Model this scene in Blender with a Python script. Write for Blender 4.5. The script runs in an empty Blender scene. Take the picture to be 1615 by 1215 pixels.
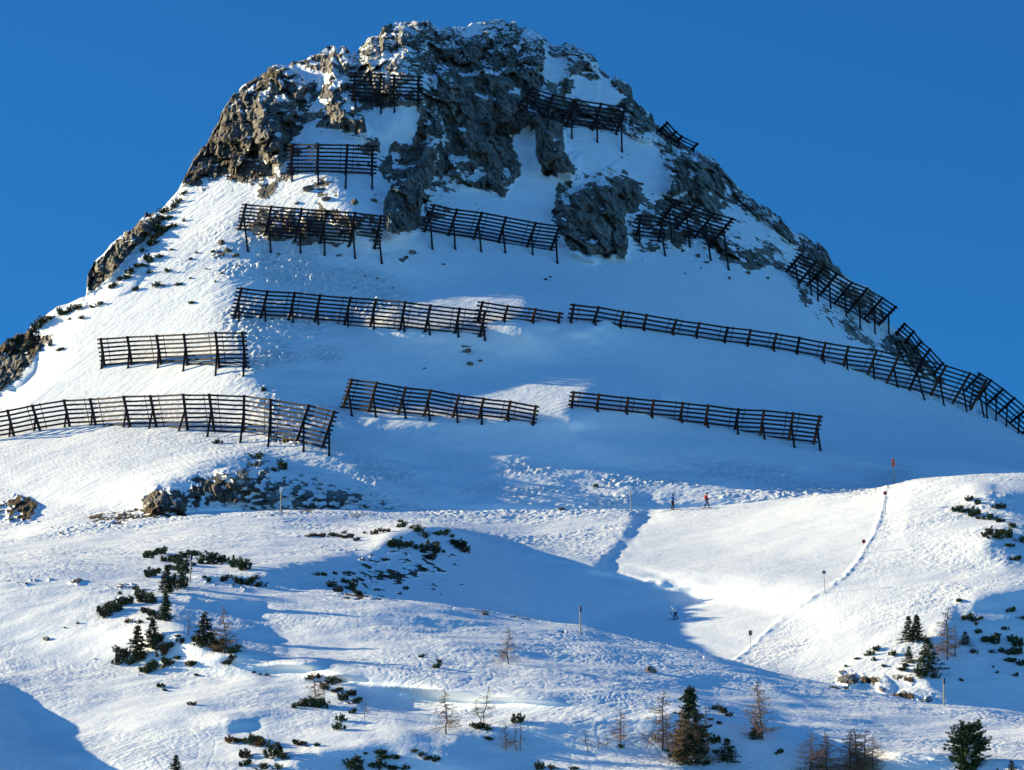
import bpy, bmesh, math, random
import numpy as np
from mathutils import Vector, Matrix
C = bpy.context.scene
# ---------------------------------------------------------------- camera
PITCH = math.radians(12.0)
FPX = 7500.0; CX = 807.5; CY = 607.5          # view geometry of the photograph, 1615 x 1215
cam = bpy.data.cameras.new('camera'); camo = bpy.data.objects.new('camera', cam)
C.collection.objects.link(camo); C.camera = camo
cam.sensor_fit = 'HORIZONTAL'; cam.sensor_width = 36; cam.lens = 36*FPX/1615
cam.clip_start = 1; cam.clip_end = 6000
camo.location = (0, 0, 0); camo.rotation_euler = (math.radians(90)+PITCH, 0, 0)
# ---------------------------------------------------------------- sun and sky
SUN_EL = math.radians(17); SUN_B = math.radians(24)      # low sun from the left, a little behind the mountain
SUN = (-math.cos(SUN_EL)*math.cos(SUN_B), math.cos(SUN_EL)*math.sin(SUN_B), math.sin(SUN_EL))
w = bpy.data.worlds.new('World'); C.world = w; w.use_nodes = True
nt = w.node_tree; nt.nodes.clear()
out = nt.nodes.new('ShaderNodeOutputWorld'); bg = nt.nodes.new('ShaderNodeBackground'); sk = nt.nodes.new('ShaderNodeTexSky')
sk.sky_type = 'NISHITA'; sk.sun_disc = False; sk.sun_elevation = SUN_EL
sk.sun_rotation = math.atan2(SUN[0], SUN[1])
sk.altitude = 2500; sk.air_density = 1.0; sk.dust_density = 0.0; sk.ozone_density = 4.0
# clear winter sky: deepest on the northern side of the sky, paler overhead and towards the sun
tc = nt.nodes.new('ShaderNodeTexCoord'); vm = nt.nodes.new('ShaderNodeVectorMath'); vm.operation = 'DOT_PRODUCT'
vm.inputs[1].default_value = (0.05, .97, .22); nt.links.new(tc.outputs['Generated'], vm.inputs[0])
mr = nt.nodes.new('ShaderNodeMapRange'); mr.interpolation_type = 'SMOOTHSTEP'; mr.inputs[1].default_value = .35; mr.inputs[2].default_value = .98
nt.links.new(vm.outputs['Value'], mr.inputs[0])
tn = nt.nodes.new('ShaderNodeMix'); tn.data_type = 'RGBA'
tn.inputs[6].default_value = (.30, .61, .80, 1); tn.inputs[7].default_value = (.084, .325, .475, 1)
nt.links.new(mr.outputs[0], tn.inputs[0])
hs = nt.nodes.new('ShaderNodeMix'); hs.data_type = 'RGBA'; hs.blend_type = 'MULTIPLY'; hs.inputs[0].default_value = 1
nt.links.new(tn.outputs[2], hs.inputs[7]); nt.links.new(sk.outputs[0], hs.inputs[6]); nt.links.new(hs.outputs[2], bg.inputs[0])
bg.inputs[1].default_value = 0.114
nt.links.new(bg.outputs[0], out.inputs[0])
sl = bpy.data.lights.new('sun', 'SUN'); sl.energy = 4.9; sl.angle = math.radians(.5); sl.color = (1, .865, .53)
so = bpy.data.objects.new('sun', sl); C.collection.objects.link(so)
so.rotation_euler = Vector(SUN).to_track_quat('Z', 'Y').to_euler(); so.location = (-300, 300, 300)
C.view_settings.view_transform = 'Standard'; C.view_settings.look = 'None'; C.view_settings.gamma = 1
C.view_settings.exposure = 1.15
# ---------------------------------------------------------------- numeric helpers
def pchip(x, xk, yk):
    xk = np.asarray(xk, float); yk = np.asarray(yk, float)
    h = np.diff(xk); d = np.diff(yk) / h
    m = np.zeros_like(yk); m[0] = d[0]; m[-1] = d[-1]
    s = (d[:-1] * d[1:] > 0)
    w1 = 2 * h[1:] + h[:-1]; w2 = h[1:] + 2 * h[:-1]
    with np.errstate(divide='ignore', invalid='ignore'):
        hm = (w1 + w2) / (w1 / d[:-1] + w2 / d[1:])
    m[1:-1] = np.where(s, hm, 0)
    k = np.clip(np.searchsorted(xk, x) - 1, 0, len(xk) - 2)
    t = (x - xk[k]) / h[k]
    t = np.clip(t, 0, 1)
    return ((2*t**3-3*t**2+1)*yk[k] + (t**3-2*t**2+t)*h[k]*m[k] + (-2*t**3+3*t**2)*yk[k+1] + (t**3-t**2)*h[k]*m[k+1])

def pchip_rows(vals, tt):
    """vals (K, n) on integer knots, tt (m,) -> (m, n)"""
    d = np.diff(vals, axis=0)
    m = np.zeros_like(vals); m[0] = d[0]; m[-1] = d[-1]
    a, b = d[:-1], d[1:]
    with np.errstate(divide='ignore', invalid='ignore'):
        hm = 2 * a * b / (a + b)
    m[1:-1] = np.where(a * b > 0, hm, 0)
    k = np.clip(np.floor(tt).astype(int), 0, len(vals) - 2)
    t = (tt - k)[:, None]
    return ((2*t**3-3*t**2+1)*vals[k] + (t**3-2*t**2+t)*m[k] + (-2*t**3+3*t**2)*vals[k+1] + (t**3-t**2)*m[k+1])

_rs = np.random.RandomState(7)
PERM = _rs.permutation(1024)
G3 = _rs.normal(size=(1024, 3)); G3 /= np.linalg.norm(G3, axis=1)[:, None]
G3 = G3.astype(np.float32)
RND = _rs.rand(1024, 4).astype(np.float32)
def _h(i, j, k):
    return PERM[(PERM[(PERM[i & 1023] + j) & 1023] + k) & 1023]
def noise3(x, y, z):
    x = np.asarray(x, np.float32); y = np.asarray(y, np.float32); z = np.asarray(z, np.float32)
    xi = np.floor(x).astype(np.int32); yi = np.floor(y).astype(np.int32); zi = np.floor(z).astype(np.int32)
    xf = x - xi; yf = y - yi; zf = z - zi
    u = xf*xf*xf*(xf*(xf*6-15)+10); v = yf*yf*yf*(yf*(yf*6-15)+10); w = zf*zf*zf*(zf*(zf*6-15)+10)
    out = 0
    for a in (0, 1):
        wa = u if a else 1 - u
        for b in (0, 1):
            wb = v if b else 1 - v
            for c in (0, 1):
                wc = w if c else 1 - w
                g = G3[_h(xi + a, yi + b, zi + c)]
                out = out + wa*wb*wc*(g[..., 0]*(xf-a) + g[..., 1]*(yf-b) + g[..., 2]*(zf-c))
    return out * 1.6
def fbm(x, y, z, octv, gain=.5, lac=2.03):
    a = 1; s = 0
    for o in range(octv):
        s = s + a * noise3(x, y, z); x = x*lac+3.1; y = y*lac+7.7; z = z*lac+1.3; a *= gain
    return s
def ridged(x, y, z, octv, gain=.5, lac=2.1):
    a = 1; s = 0; p = 1
    for o in range(octv):
        n = 1 - np.abs(noise3(x, y, z)) * 1.6
        n = n * n
        s = s + a * n * p; p = np.clip(n, 0, 1); x = x*lac+3.1; y = y*lac+7.7; z = z*lac+1.3; a *= gain
    return s
def facets(u, v, tilt=.8):
    """blocky crag relief: every voronoi cell is its own tilted plane"""
    ui = np.floor(u).astype(np.int32); vi = np.floor(v).astype(np.int32)
    best = np.full(u.shape, 9e9, np.float32); val = np.zeros(u.shape, np.float32)
    for a in (-1, 0, 1):
        for b in (-1, 0, 1):
            hsh = _h(ui + a, vi + b, 5)
            r = RND[hsh]
            du = u - (ui + a + r[..., 0]); dv = v - (vi + b + r[..., 1])
            d = du*du + dv*dv
            g = RND[(hsh * 7 + 3) & 1023]
            pv = r[..., 2] + (g[..., 0]-.5)*tilt*2*du + (g[..., 1]-.7)*tilt*2*dv
            m = d < best
            best = np.where(m, d, best); val = np.where(m, pv, val)
    return val
def sstep(a, b, x):
    t = np.clip((x - a) / (b - a), 0, 1); return t*t*(3-2*t)

# ---------------------------------------------------------------- view geometry of the valley camera (all distances in metres)
def ray(px, py):
    v = (CY - py) / FPX
    return np.stack([(px - CX) / FPX + 0*v, math.cos(PITCH) - v*math.sin(PITCH) + 0*px, math.sin(PITCH) + v*math.cos(PITCH) + 0*px], -1)
def at(px, py, Y):
    d = ray(np.float64(px), np.float64(py))
    return d * (Y / d[..., 1])[..., None]
def project(P):
    y = P[..., 1]*math.cos(PITCH) + P[..., 2]*math.sin(PITCH)
    z = -P[..., 1]*math.sin(PITCH) + P[..., 2]*math.cos(PITCH)
    return CX + FPX*P[..., 0]/y, CY - FPX*z/y

# ---------------------------------------------------------------- painted maps (what lies where on the slope)
RX0, RY0, RS = -400, -150, 3.0
RW, RH = 800, 650
def poly_mask(pts):
    x = RX0 + (np.arange(RW)+.5)*RS; y = RY0 + (np.arange(RH)+.5)*RS
    X, Y = np.meshgrid(x, y)
    ins = np.zeros(X.shape, bool)
    n = len(pts); j = n-1
    for i in range(n):
        xi, yi = pts[i]; xj, yj = pts[j]
        if yi != yj:
            c = ((yi > Y) != (yj > Y)) & (X < (xj-xi)*(Y-yi)/(yj-yi)+xi)
            ins ^= c
        j = i
    return ins.astype(np.float32)
def blur(a, px):
    r = max(1, int(round(px / RS)))
    for _ in range(2):
        for ax in (0, 1):
            c = np.cumsum(np.pad(a, [(r+1, r) if k == ax else (0, 0) for k in (0, 1)], mode='edge'), axis=ax)
            a = (np.take(c, range(2*r+1, c.shape[ax]), axis=ax) - np.take(c, range(0, c.shape[ax]-2*r-1), axis=ax)) / (2*r+1)
    return a
def paint(base, shapes):
    a = np.full((RH, RW), base, np.float32)
    for pts, val, bl in shapes:
        m = poly_mask(pts)
        if bl > 0: m = blur(m, bl)
        a = a*(1-m) + val*m
    return a
def samp(a, px, py):
    x = np.clip((px-RX0)/RS-.5, 0, RW-1.01); y = np.clip((py-RY0)/RS-.5, 0, RH-1.01)
    xi = x.astype(int); yi = y.astype(int); fx = x-xi; fy = y-yi
    return (a[yi, xi]*(1-fx)+a[yi, xi+1]*fx)*(1-fy) + (a[yi+1, xi]*(1-fx)+a[yi+1, xi+1]*fx)*fy

# ---------------------------------------------------------------- control lines: (across, height in view) and distance
SKY = [(-900,900),(-400,720),(-60,590),(0,550),(7,541),(29,524),(45,523),(72,499),(90,486),(110,480),(127,472),(136,470),(138,430),(148,415),(163,401),(175,384),
(190,372),(203,366),(214,354),(226,338),(246,336),(261,322),(281,300),(292,277),(306,249),(326,225),(340,200),(354,173),(364,160),(373,149),(392,128),(412,114),(434,102),(454,107),
(461,104),(489,91),(506,89),(518,74),(525,71),(532,78),(541,71),(553,81),(562,80),(581,60),(598,59),(603,48),(618,40),(631,34),(655,32),(676,35),(690,43),(703,41),(720,42),(733,42),
(747,35),(778,32),(806,38),(828,43),(844,47),(858,62),(879,73),(895,72),(910,74),(928,84),(941,93),(948,112),(960,116),(978,128),(993,142),(1006,159),(1029,180),(1032,194),
(1055,207),(1093,235),(1124,252),(1140,268),(1153,280),(1178,307),(1209,331),(1235,352),(1253,369),(1271,371),(1293,387),(1305,400),(1315,422),(1347,449),(1371,453),(1387,471),
(1400,515),(1427,530),(1450,556),(1475,588),(1500,612),(1542,632),(1575,652),(1615,682),(1700,730),(2000,820),(2600,1000)]
CRA = [(-900,960),(-100,915),(0,915),(200,918),(330,922),(420,925),(500,929),(600,942),(700,955),(800,969),(900,985),(985,1007),(1060,1024),(1150,1045),(1230,1062),(1320,1080),(1400,1096),(1470,1110),(1530,1118),(1615,1130),(2000,1190),(2600,1280)]
CRC = [(-900,980),(-300,880),(0,856),(100,838),(200,829),(300,817),(440,809),(620,807),(820,808),(1000,808),(1030,806),(1110,802),(1250,787),(1395,768),(1440,757),(1520,751),(1615,748),(1750,760),(2000,850),(2600,1050)]
def K(l): return [p[0] for p in l], [p[1] for p in l]
def line(x, l): return pchip(x, *K(l))
NK = 17
def controls(px):
    o = np.ones_like(px)
    a = line(px, CRA); c = line(px, CRC)
    fold = sstep(430, 640, px)
    sky = np.interp(px, *K(SKY))
    py = [3600*o, 1900*o, 1480*o, 1235*o, line(px, [(-900,1120),(0,1085),(400,1075),(800,1090),(1200,1135),(1615,1180),(2600,1300)]), a,
          a + fold*9 - (1-fold)*26,
          a*.48 + c*.52,
          c,
          c + sstep(560,760,px)*7 - (1-sstep(560,760,px))*12,
          line(px, [(-900,860),(-300,740),(0,700),(300,688),(500,702),(600,660),(900,650),(1300,690),(1500,700),(1615,722),(2000,842),(2600,1040)]),
          line(px, [(-900,850),(-300,710),(0,640),(150,560),(400,508),(900,512),(1200,548),(1500,660),(1615,702),(2000,836),(2600,1035)]),
          line(px, [(-900,845),(-300,700),(0,606),(130,500),(250,400),(380,388),(600,385),(900,400),(1100,395),(1250,445),(1400,560),(1500,640),(1615,692),(2000,830),(2600,1030)]),
          line(px, [(-900,840),(-300,690),(0,582),(130,484),(250,362),(330,300),(450,240),(600,230),(900,230),(1050,265),(1150,325),(1300,440),(1450,590),(1615,686),(2000,825),(2600,1025)]),
          sky, sky+120, sky+1500]
    Y = [150*o, 250*o, 350*o, line(px, [(-900,412),(0,409),(800,404),(1615,396),(2600,390)]), line(px, [(-900,440),(0,437),(800,432),(1200,425),(1615,415),(2600,412)]),
         line(px, [(-900,480),(0,476),(480,468),(700,463),(900,461),(1200,451),(1400,445),(1615,441),(2600,452)]),
         line(px, [(-900,487),(0,484),(480,480),(700,479),(950,482),(1200,466),(1400,456),(1615,452),(2600,465)]),
         line(px, [(-900,503),(0,500),(480,502),(600,506),(740,512),(850,514),(1000,511),(1200,496),(1400,484),(1615,480),(2600,488)]),
         line(px, [(-900,532),(0,528),(500,532),(740,540),(1000,541),(1200,535),(1400,527),(1615,522),(2600,528)]),
         line(px, [(-900,543),(0,540),(500,545),(740,552),(1000,555),(1400,550),(2600,552)]),
         line(px, [(-900,610),(0,588),(300,578),(500,578),(900,590),(1300,602),(1615,618),(2600,680)]),
         line(px, [(-900,625),(0,606),(400,598),(900,614),(1200,626),(1500,645),(1615,654),(2600,720)]),
         line(px, [(-900,632),(0,614),(250,612),(500,614),(900,634),(1250,652),(1500,664),(1615,668),(2600,735)]),
         line(px, [(-900,638),(0,620),(250,620),(450,630),(600,640),(900,650),(1150,662),(1450,680),(1615,684),(2600,745)]),
         line(px, [(-900,645),(0,626),(250,630),(440,650),(640,664),(800,670),(950,672),(1150,676),(1450,690),(1615,694),(2600,755)]),
         None, None]
    Y[15] = Y[14]+35; Y[16] = Y[14]+260
    return np.array(py), np.array(Y)

# ---------------------------------------------------------------- where the sun reaches (target of n.L) : three sheets
LIT, SPK, SHD = .27, .02, -.10
T_MTN = paint(.30, [
    ([(370,330),(560,380),(560,820),(480,700),(400,620),(350,480)], .035, 22),
    ([(395,560),(540,520),(560,650),(530,700),(440,660)], -.02, 14),
    ([(470,240),(620,180),(700,-150),(2000,-150),(2000,1000),(640,812),(540,720),(535,640),(560,590),(640,540),(650,490),(560,400),(540,300)], -.13, 16),
    ([(540,395),(700,400),(860,440),(900,500),(640,500),(560,470)], -.035, 12),
    ([(540,520),(700,540),(900,570),(980,610),(700,640),(560,620)], -.04, 12),
    ([(520,490),(600,462),(690,440),(760,436),(850,452),(885,485),(800,500),(825,526),(790,530),(760,512),(640,520)], .20, 9),
    ([(560,625),(700,600),(800,575),(895,570),(950,590),(985,622),(890,640),(905,668),(860,666),(640,668),(540,650)], .20, 9),
    ([(560,660),(700,670),(620,700),(560,690)], .0, 6),
    ([(540,672),(900,680),(1300,700),(1420,745),(1000,735),(560,735)], -.03, 12),
    ([(600,735),(700,722),(900,728),(1000,735),(1300,740),(1440,745),(1400,775),(1100,800),(1000,775),(980,800),(900,800),(700,790)], .09, 9),
    ([(620,748),(700,738),(800,735),(940,742),(1000,744),(900,752),(700,752)], .07, 4),
    ([(660,766),(720,760),(760,775),(940,776),(900,790),(760,790),(700,785)], .05, 4),
    ([(1005,744),(1030,745),(1042,790),(1045,800),(1020,795)], .09, 3),
    ([(840,452),(950,485),(960,505),(900,520),(820,500)], .0, 9),
    ([(950,585),(1060,622),(1010,645),(900,640)], .0, 10),
    ([(1345,765),(1395,752),(1440,755),(1395,768)], .12, 3),
    ([(1130,760),(1180,765),(1180,792),(1120,795)], .05, 5),
    ([(230,775),(330,735),(420,715),(520,740),(640,806),(560,812),(240,822)], -.07, 8),
])
T_BOWL = paint(LIT, [
    ([(440,806),(1010,803),(1040,806),(1000,826),(900,822),(780,824),(620,818),(440,826)], .02, 6),
    ([(560,880),(620,850),(740,845),(860,868),(945,888),(985,850),(1004,812),(1030,808),(1005,838),(975,868),(958,886),(975,905),(1030,912),(1086,929),(1094,942),(1000,958),(925,982),(850,1005),(820,1050),(440,960),(500,925)], -.035, 2),
    ([(850,870),(945,890),(955,900),(1045,920),(1068,938),(985,960),(900,985),(850,1010),(830,930)], .025, 8),
    ([(1004,810),(1028,806),(1000,838),(971,866),(957,888),(985,908),(930,905),(942,888),(980,850)], -.09, 3),
    ([(400,905),(560,865),(600,900),(560,940),(440,930)], -.03, 6),
    ([(1535,765),(1640,770),(1700,820),(1640,830),(1560,800)], -.08, 8),
    ([(1540,850),(1640,830),(1640,900),(1580,900)], -.03, 8),
    ([(1500,965),(1560,940),(1640,925),(1700,1150),(1500,1120),(1480,1090),(1440,1060),(1480,1010)], -.10, 6),
    ([(1500,960),(1620,985),(1620,1000),(1520,985)], .10, 4),
])
T_FG = paint(.25, [
    ([(900,985),(1615,1120),(1615,1160),(1200,1110),(1000,1060)], .17, 10),
    ([(300,900),(480,905),(470,920),(330,915)], -.05, 4),
    ([(300,938),(420,955),(400,975),(290,968)], -.05, 4),
    ([(270,960),(340,985),(420,1000),(470,1035),(560,1058),(535,1076),(420,1068),(340,1040),(280,1000)], -.05, 6),
    ([(520,1062),(640,1072),(760,1090),(900,1108),(980,1125),(860,1120),(720,1112),(620,1118),(560,1105)], -.07, 5),
    ([(-100,1080),(15,1088),(38,1112),(48,1150),(70,1180),(120,1192),(150,1212),(200,1240),(200,1300),(-100,1400)], -.12, 3),
    ([(440,1180),(560,1165),(640,1175),(760,1190),(860,1225),(480,1225)], -.03, 8),
    ([(620,1150),(830,1120),(1000,1110),(1120,1120),(1200,1160),(1400,1210),(1500,1225),(700,1225)], -.01, 14),
    ([(1090,1130),(1230,1140),(1330,1185),(1460,1215),(1500,1300),(1000,1300),(1120,1180)], -.09, 8),
    ([(360,1130),(410,1130),(400,1150),(360,1155)], -.04, 4),
])
# snow roughness
RG = paint(1.0, [
    ([(1030,806),(1110,800),(1250,786),(1398,766),(1385,830),(1350,890),(1280,950),(1160,1040),(900,1060),(750,960),(740,850),(960,890),(985,850)], .12, 4),
    ([(540,360),(560,480),(650,520),(560,560),(560,700),(600,725),(1600,735),(1640,600),(1300,440),(1000,390)], .50, 18),
    ([(0,640),(480,740),(300,740),(0,840)], .5, 18),
    ([(0,560),(300,450),(360,620),(0,640)], .55, 18),
    ([(330,370),(620,390),(660,480),(540,530),(560,620),(540,680),(400,640),(360,520)], 3.0, 16),
    ([(560,725),(1000,725),(1440,740),(1400,775),(1020,806),(560,806)], 2.2, 8),
    ([(540,850),(740,860),(860,960),(600,930)], .4, 10),
    ([(1240,980),(1400,850),(1500,900),(1320,1040)], .6, 10),
])
# rock cover (share of bare rock)
RK = paint(0.0, [
    ([(285,292),(305,235),(354,150),(434,80),(525,50),(631,10),(850,20),(960,90),(1050,180),(1140,240),(1310,370),(1330,440),(1260,420),(1240,425),(1170,430),(1090,395),(990,395),(985,408),(900,402),(880,345),(790,335),(700,340),(650,365),(600,375),(595,300),(540,275),(440,262),(420,300),(390,310),(350,285),(310,280)], .66, 6),
    ([(1040,185),(1100,232),(1200,322),(1320,402),(1312,428),(1270,418),(1190,360),(1100,290),(1060,250)], .74, 5),
    ([(300,240),(354,160),(380,170),(370,260),(340,290),(290,300)], .85, 6),
    ([(1200,320),(1290,380),(1390,470),(1420,540),(1380,520),(1300,470),(1230,420),(1180,380)], .52, 8),
    ([(282,298),(298,200),(345,120),(434,55),(475,85),(455,140),(385,200),(345,272)], .92, 3),
    ([(950,60),(1110,205),(1330,380),(1345,432),(1290,422),(1180,335),(1060,245),(975,160)], .70, 5),
    ([(590,60),(600,20),(680,15),(680,55),(640,70)], .75, 4),
    # snow fields and couloirs
    ([(572,178),(655,166),(660,185),(648,225),(618,222),(606,262),(598,240),(600,215),(560,212),(570,195)], .0, 3),
    ([(480,195),(560,205),(590,225),(450,226),(455,205)], .30, 4),
    ([(455,240),(600,236),(607,262),(596,300),(620,318),(600,332),(520,325),(450,322),(380,322),(400,300),(440,275)], .30, 5),
    ([(375,320),(600,335),(605,395),(375,385)], .50, 5),
    ([(800,193),(836,196),(842,238),(878,288),(868,340),(860,352),(790,336),(812,296),(826,262),(806,225)], .0, 3),
    ([(888,202),(980,212),(1000,232),(960,262),(930,278),(905,262),(886,232)], .06, 4),
    ([(908,122),(960,128),(985,158),(948,172),(900,150)], .10, 4),
    ([(864,85),(898,95),(880,140),(850,120)], .30, 4),
    ([(1000,232),(1050,240),(1046,318),(1008,336),(1010,300),(970,275)], .28, 6),
    ([(664,290),(790,305),(850,340),(860,352),(672,330)], .32, 5),
    ([(462,106),(520,115),(520,125),(480,128)], .1, 4),
    ([(1120,290),(1200,350),(1240,410),(1180,400),(1140,340)], .45, 6),
    ([(1010,345),(1060,380),(1160,420),(1180,430),(1090,398),(1000,390)], .45, 6),
    ([(620,230),(690,240),(690,300),(640,280)], .5, 6),
    # solid faces
    ([(640,230),(690,235),(672,300),(655,362),(615,374),(604,345),(612,300)], 1., 3),
    ([(850,150),(872,146),(886,165),(890,240),(905,270),(860,278),(845,250)], 1., 3),
    ([(880,320),(935,290),(985,300),(990,400),(900,402),(872,350)], .95, 4),
    ([(535,165),(555,172),(578,185),(576,212),(545,205),(520,190)], 1., 3),
    ([(354,170),(390,128),(434,102),(470,120),(480,190),(450,240),(425,262),(390,240),(350,230),(320,225)], .95, 5),
    ([(680,60),(800,80),(860,110),(845,190),(790,235),(740,250),(690,190)], .9, 8),
    ([(1040,240),(1105,255),(1120,312),(1060,305)], .85, 4),
    # smaller outcrops
    ([(136,470),(138,428),(170,395),(203,362),(226,335),(250,333),(246,355),(228,378),(200,405),(175,440),(155,462)], 1., 2),
    ([(-30,545),(7,536),(29,518),(60,522),(90,540),(62,548),(50,572),(24,600),(-30,630)], .95, 2),
    ([(222,784),(262,765),(300,782),(294,816),(230,818)], .78, 4),
    ([(288,760),(340,742),(400,738),(440,765),(420,806),(300,812)], .58, 6),
    ([(380,715),(420,716),(440,745),(410,758)], .55, 4),
    ([(430,760),(480,745),(540,768),(630,804),(600,812),(400,812)], .57, 6),
    ([(-20,800),(20,780),(50,782),(66,796),(60,812),(30,826),(-20,822)], .62, 4),
    ([(70,836),(140,818),(200,806),(290,812),(200,826),(110,840)], .42, 3),
    ([(400,684),(440,688),(510,700),(508,706),(430,700)], .62, 3),
    ([(545,890),(590,866),(640,865),(720,870),(715,930),(640,940),(540,925)], .40, 8),
    ([(230,420),(300,395),(330,415),(310,440),(240,450)], .28, 6),
    ([(300,280),(400,285),(430,320),(380,330),(300,320)], .36, 6),
    ([(320,375),(430,385),(420,415),(330,410)], .34, 6),
    ([(480,380),(600,388),(640,410),(520,415)], .30, 5),
    ([(590,370),(660,365),(700,400),(640,415),(600,400)], .40, 4),
    ([(1005,385),(1180,420),(1220,445),(1120,430),(1010,400)], .34, 5),
    ([(1500,785),(1560,770),(1600,785),(1590,800),(1510,800)], .42, 4),
    ([(1235,425),(1330,480),(1400,545),(1390,560),(1300,510),(1240,460)], .46, 6),
    ([(1395,530),(1440,535),(1480,580),(1490,612),(1440,590),(1390,548)], .95, 3),
    ([(1452,612),(1560,650),(1556,664),(1460,630)], .42, 3),
    ([(728,550),(745,552),(742,558),(728,558)], .7, 1),
    ([(1318,1062),(1350,1062),(1352,1085),(1320,1080)], .9, 1),
    ([(1350,1070),(1388,1068),(1396,1082),(1390,1100),(1384,1080),(1354,1078)], .85, 1),
    ([(1404,1062),(1440,1070),(1450,1078),(1410,1074)], .9, 1),
    ([(1405,1086),(1440,1092),(1475,1098),(1470,1110),(1440,1108),(1400,1100)], .85, 1),
])
RK_FG = paint(0., [
    ([(530,934),(620,944),(800,966),(1000,1007),(1400,1092),(1400,1098),(1000,1014),(780,972),(540,945)], .26, 2),
    ([(-40,912),(205,918),(205,922),(-40,917)], .6, 1),
    ([(180,1045),(260,1035),(300,1050),(200,1062)], .2, 4),
    ([(270,890),(330,905),(330,922),(400,925),(390,900)], .2, 4),
])
FLECK = paint(0., [([(560,60),(640,20),(860,30),(960,100),(880,130),(800,90),(720,110),(680,200),(560,115)], 1., 10), ([(1120,270),(1330,400),(1420,520),(1240,430)], .7, 8), ([(290,290),(330,225),(400,240),(420,300),(340,310)], .6, 6),([(655,290),(860,250),(800,340),(670,340)], .5, 8)])
CRAGS = [([(843,185),(852,160),(866,147),(880,153),(888,170),(887,215),(884,245),(868,262),(852,274),(846,255)], 5.0),
 ([(886,213),(900,240),(914,264),(905,277),(872,282),(868,262)], 3.0),
 ([(612,300),(640,262),(668,240),(672,225),(690,225),(690,250),(675,270),(668,300),(664,335),(655,364),(625,377),(606,362),(604,330)], 4.6),
 ([(500,150),(520,118),(535,120),(548,150),(565,168),(578,187),(577,212),(560,209),(545,195),(520,187)], 4.0),
 ([(556,166),(570,172),(579,188),(577,212),(562,209),(550,195)], 1.2),
 ([(345,225),(354,172),(375,148),(435,105),(455,112),(478,140),(465,180),(447,200),(447,262),(430,264),(400,235),(370,228)], 3.0),
 ([(405,150),(440,160),(448,262),(428,262),(400,215)], 2.0),
 ([(690,115),(712,108),(724,135),(722,170),(715,190),(700,180),(690,150)], 3.6),
 ([(724,120),(790,108),(830,165),(847,188),(820,205),(800,190),(782,200),(772,242),(740,242),(722,200)], 3.2),
 ([(672,190),(692,180),(700,210),(696,240),(680,238)], 2.0),
 ([(878,335),(885,313),(897,312),(902,330),(915,290),(950,283),(975,300),(985,340),(992,385),(985,410),(960,395),(935,410),(905,400),(880,382)], 3.8),
 ([(930,300),(955,300),(968,350),(960,395),(938,390)], 1.6),
 ([(1050,250),(1075,238),(1100,250),(1120,300),(1110,322),(1088,300),(1062,312)], 3.6),
 ([(1000,160),(1030,185),(1034,228),(1008,228),(990,205)], 2.6), ([(895,76),(940,96),(950,115),(925,113),(900,122),(893,100)], 2.4),
 ([(828,46),(858,65),(862,92),(840,112),(815,92)], 2.0), ([(520,75),(545,75),(556,95),(548,118),(520,110)], 1.8), ([(603,50),(655,34),(672,50),(650,70),(610,75)], 1.4),
 ([(136,466),(140,430),(170,398),(205,362),(222,345),(232,362),(205,400),(175,440),(152,462)], 2.0), ([(224,786),(250,768),(292,782),(294,812),(232,816)], 1.8),
 ([(340,745),(380,738),(405,750),(412,778),(370,775)], 1.2), ([(1400,530),(1440,538),(1482,585),(1440,588),(1398,552)], 2.4),
 ([(700,255),(740,250),(760,290),(735,300),(712,285)], 1.6), ([(1205,345),(1235,350),(1260,385),(1235,392),(1210,372)], 2.0)]
CRAGF = np.zeros((RH, RW), np.float32)
_u = np.zeros((RH, RW), np.float32)
for _p, _a in CRAGS:
    _m = poly_mask(_p); CRAGF += _a*(.55*blur(_m, 1.6)+.45*blur(_m, 8)*_m)
    if _a > 1.8: _u = np.maximum(_u, _m)
CRING = np.clip((blur(_u, 3.5)-_u)*2.6, 0, 1)*np.clip(1-_u*2, 0, 1)
# snow shoulders, pillars and knolls standing out from the slope towards the valley: x, y, rx, ry, metres
BUMPS = [(180,410,55,60,1.4,0),(610,120,40,30,1.2,0),(10,570,50,46,2.0,0),
         (256,798,38,26,1.2,0),(370,765,60,26,1.0,0),(490,790,50,26,.8,0),(1440,560,46,36,2.0,0),(1200,360,60,50,1.4,0),(860,120,60,40,1.2,0),
         (1335,1075,18,12,.8,0),(1440,1098,30,12,.8,0),(1395,1080,14,16,.8,0)]

# ---------------------------------------------------------------- solve the large forms so that sun and shade fall as they do on the real hill
SEC_ROWS = [3, 5, 6, 12, 11, 4, 12, 12, 4, 12, 13, 12, 14, 16, 4, 4]
def tgrid(rows):
    t = [0.0]
    for k, n in enumerate(rows): t += list(k + (np.arange(n)+1)/n)
    return np.array(t)
def sheet(t):   # 0 foreground, 1 bowl, 2 mountain
    return np.where(t < 5.5, 0, np.where(t < 8.5, 1, 2))
def pick(t, a, b, c):
    s = sheet(t)[:, None]
    return np.where(s == 0, a, np.where(s == 1, b, c))
def cross(a, b): return np.cross(a, b)

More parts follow.
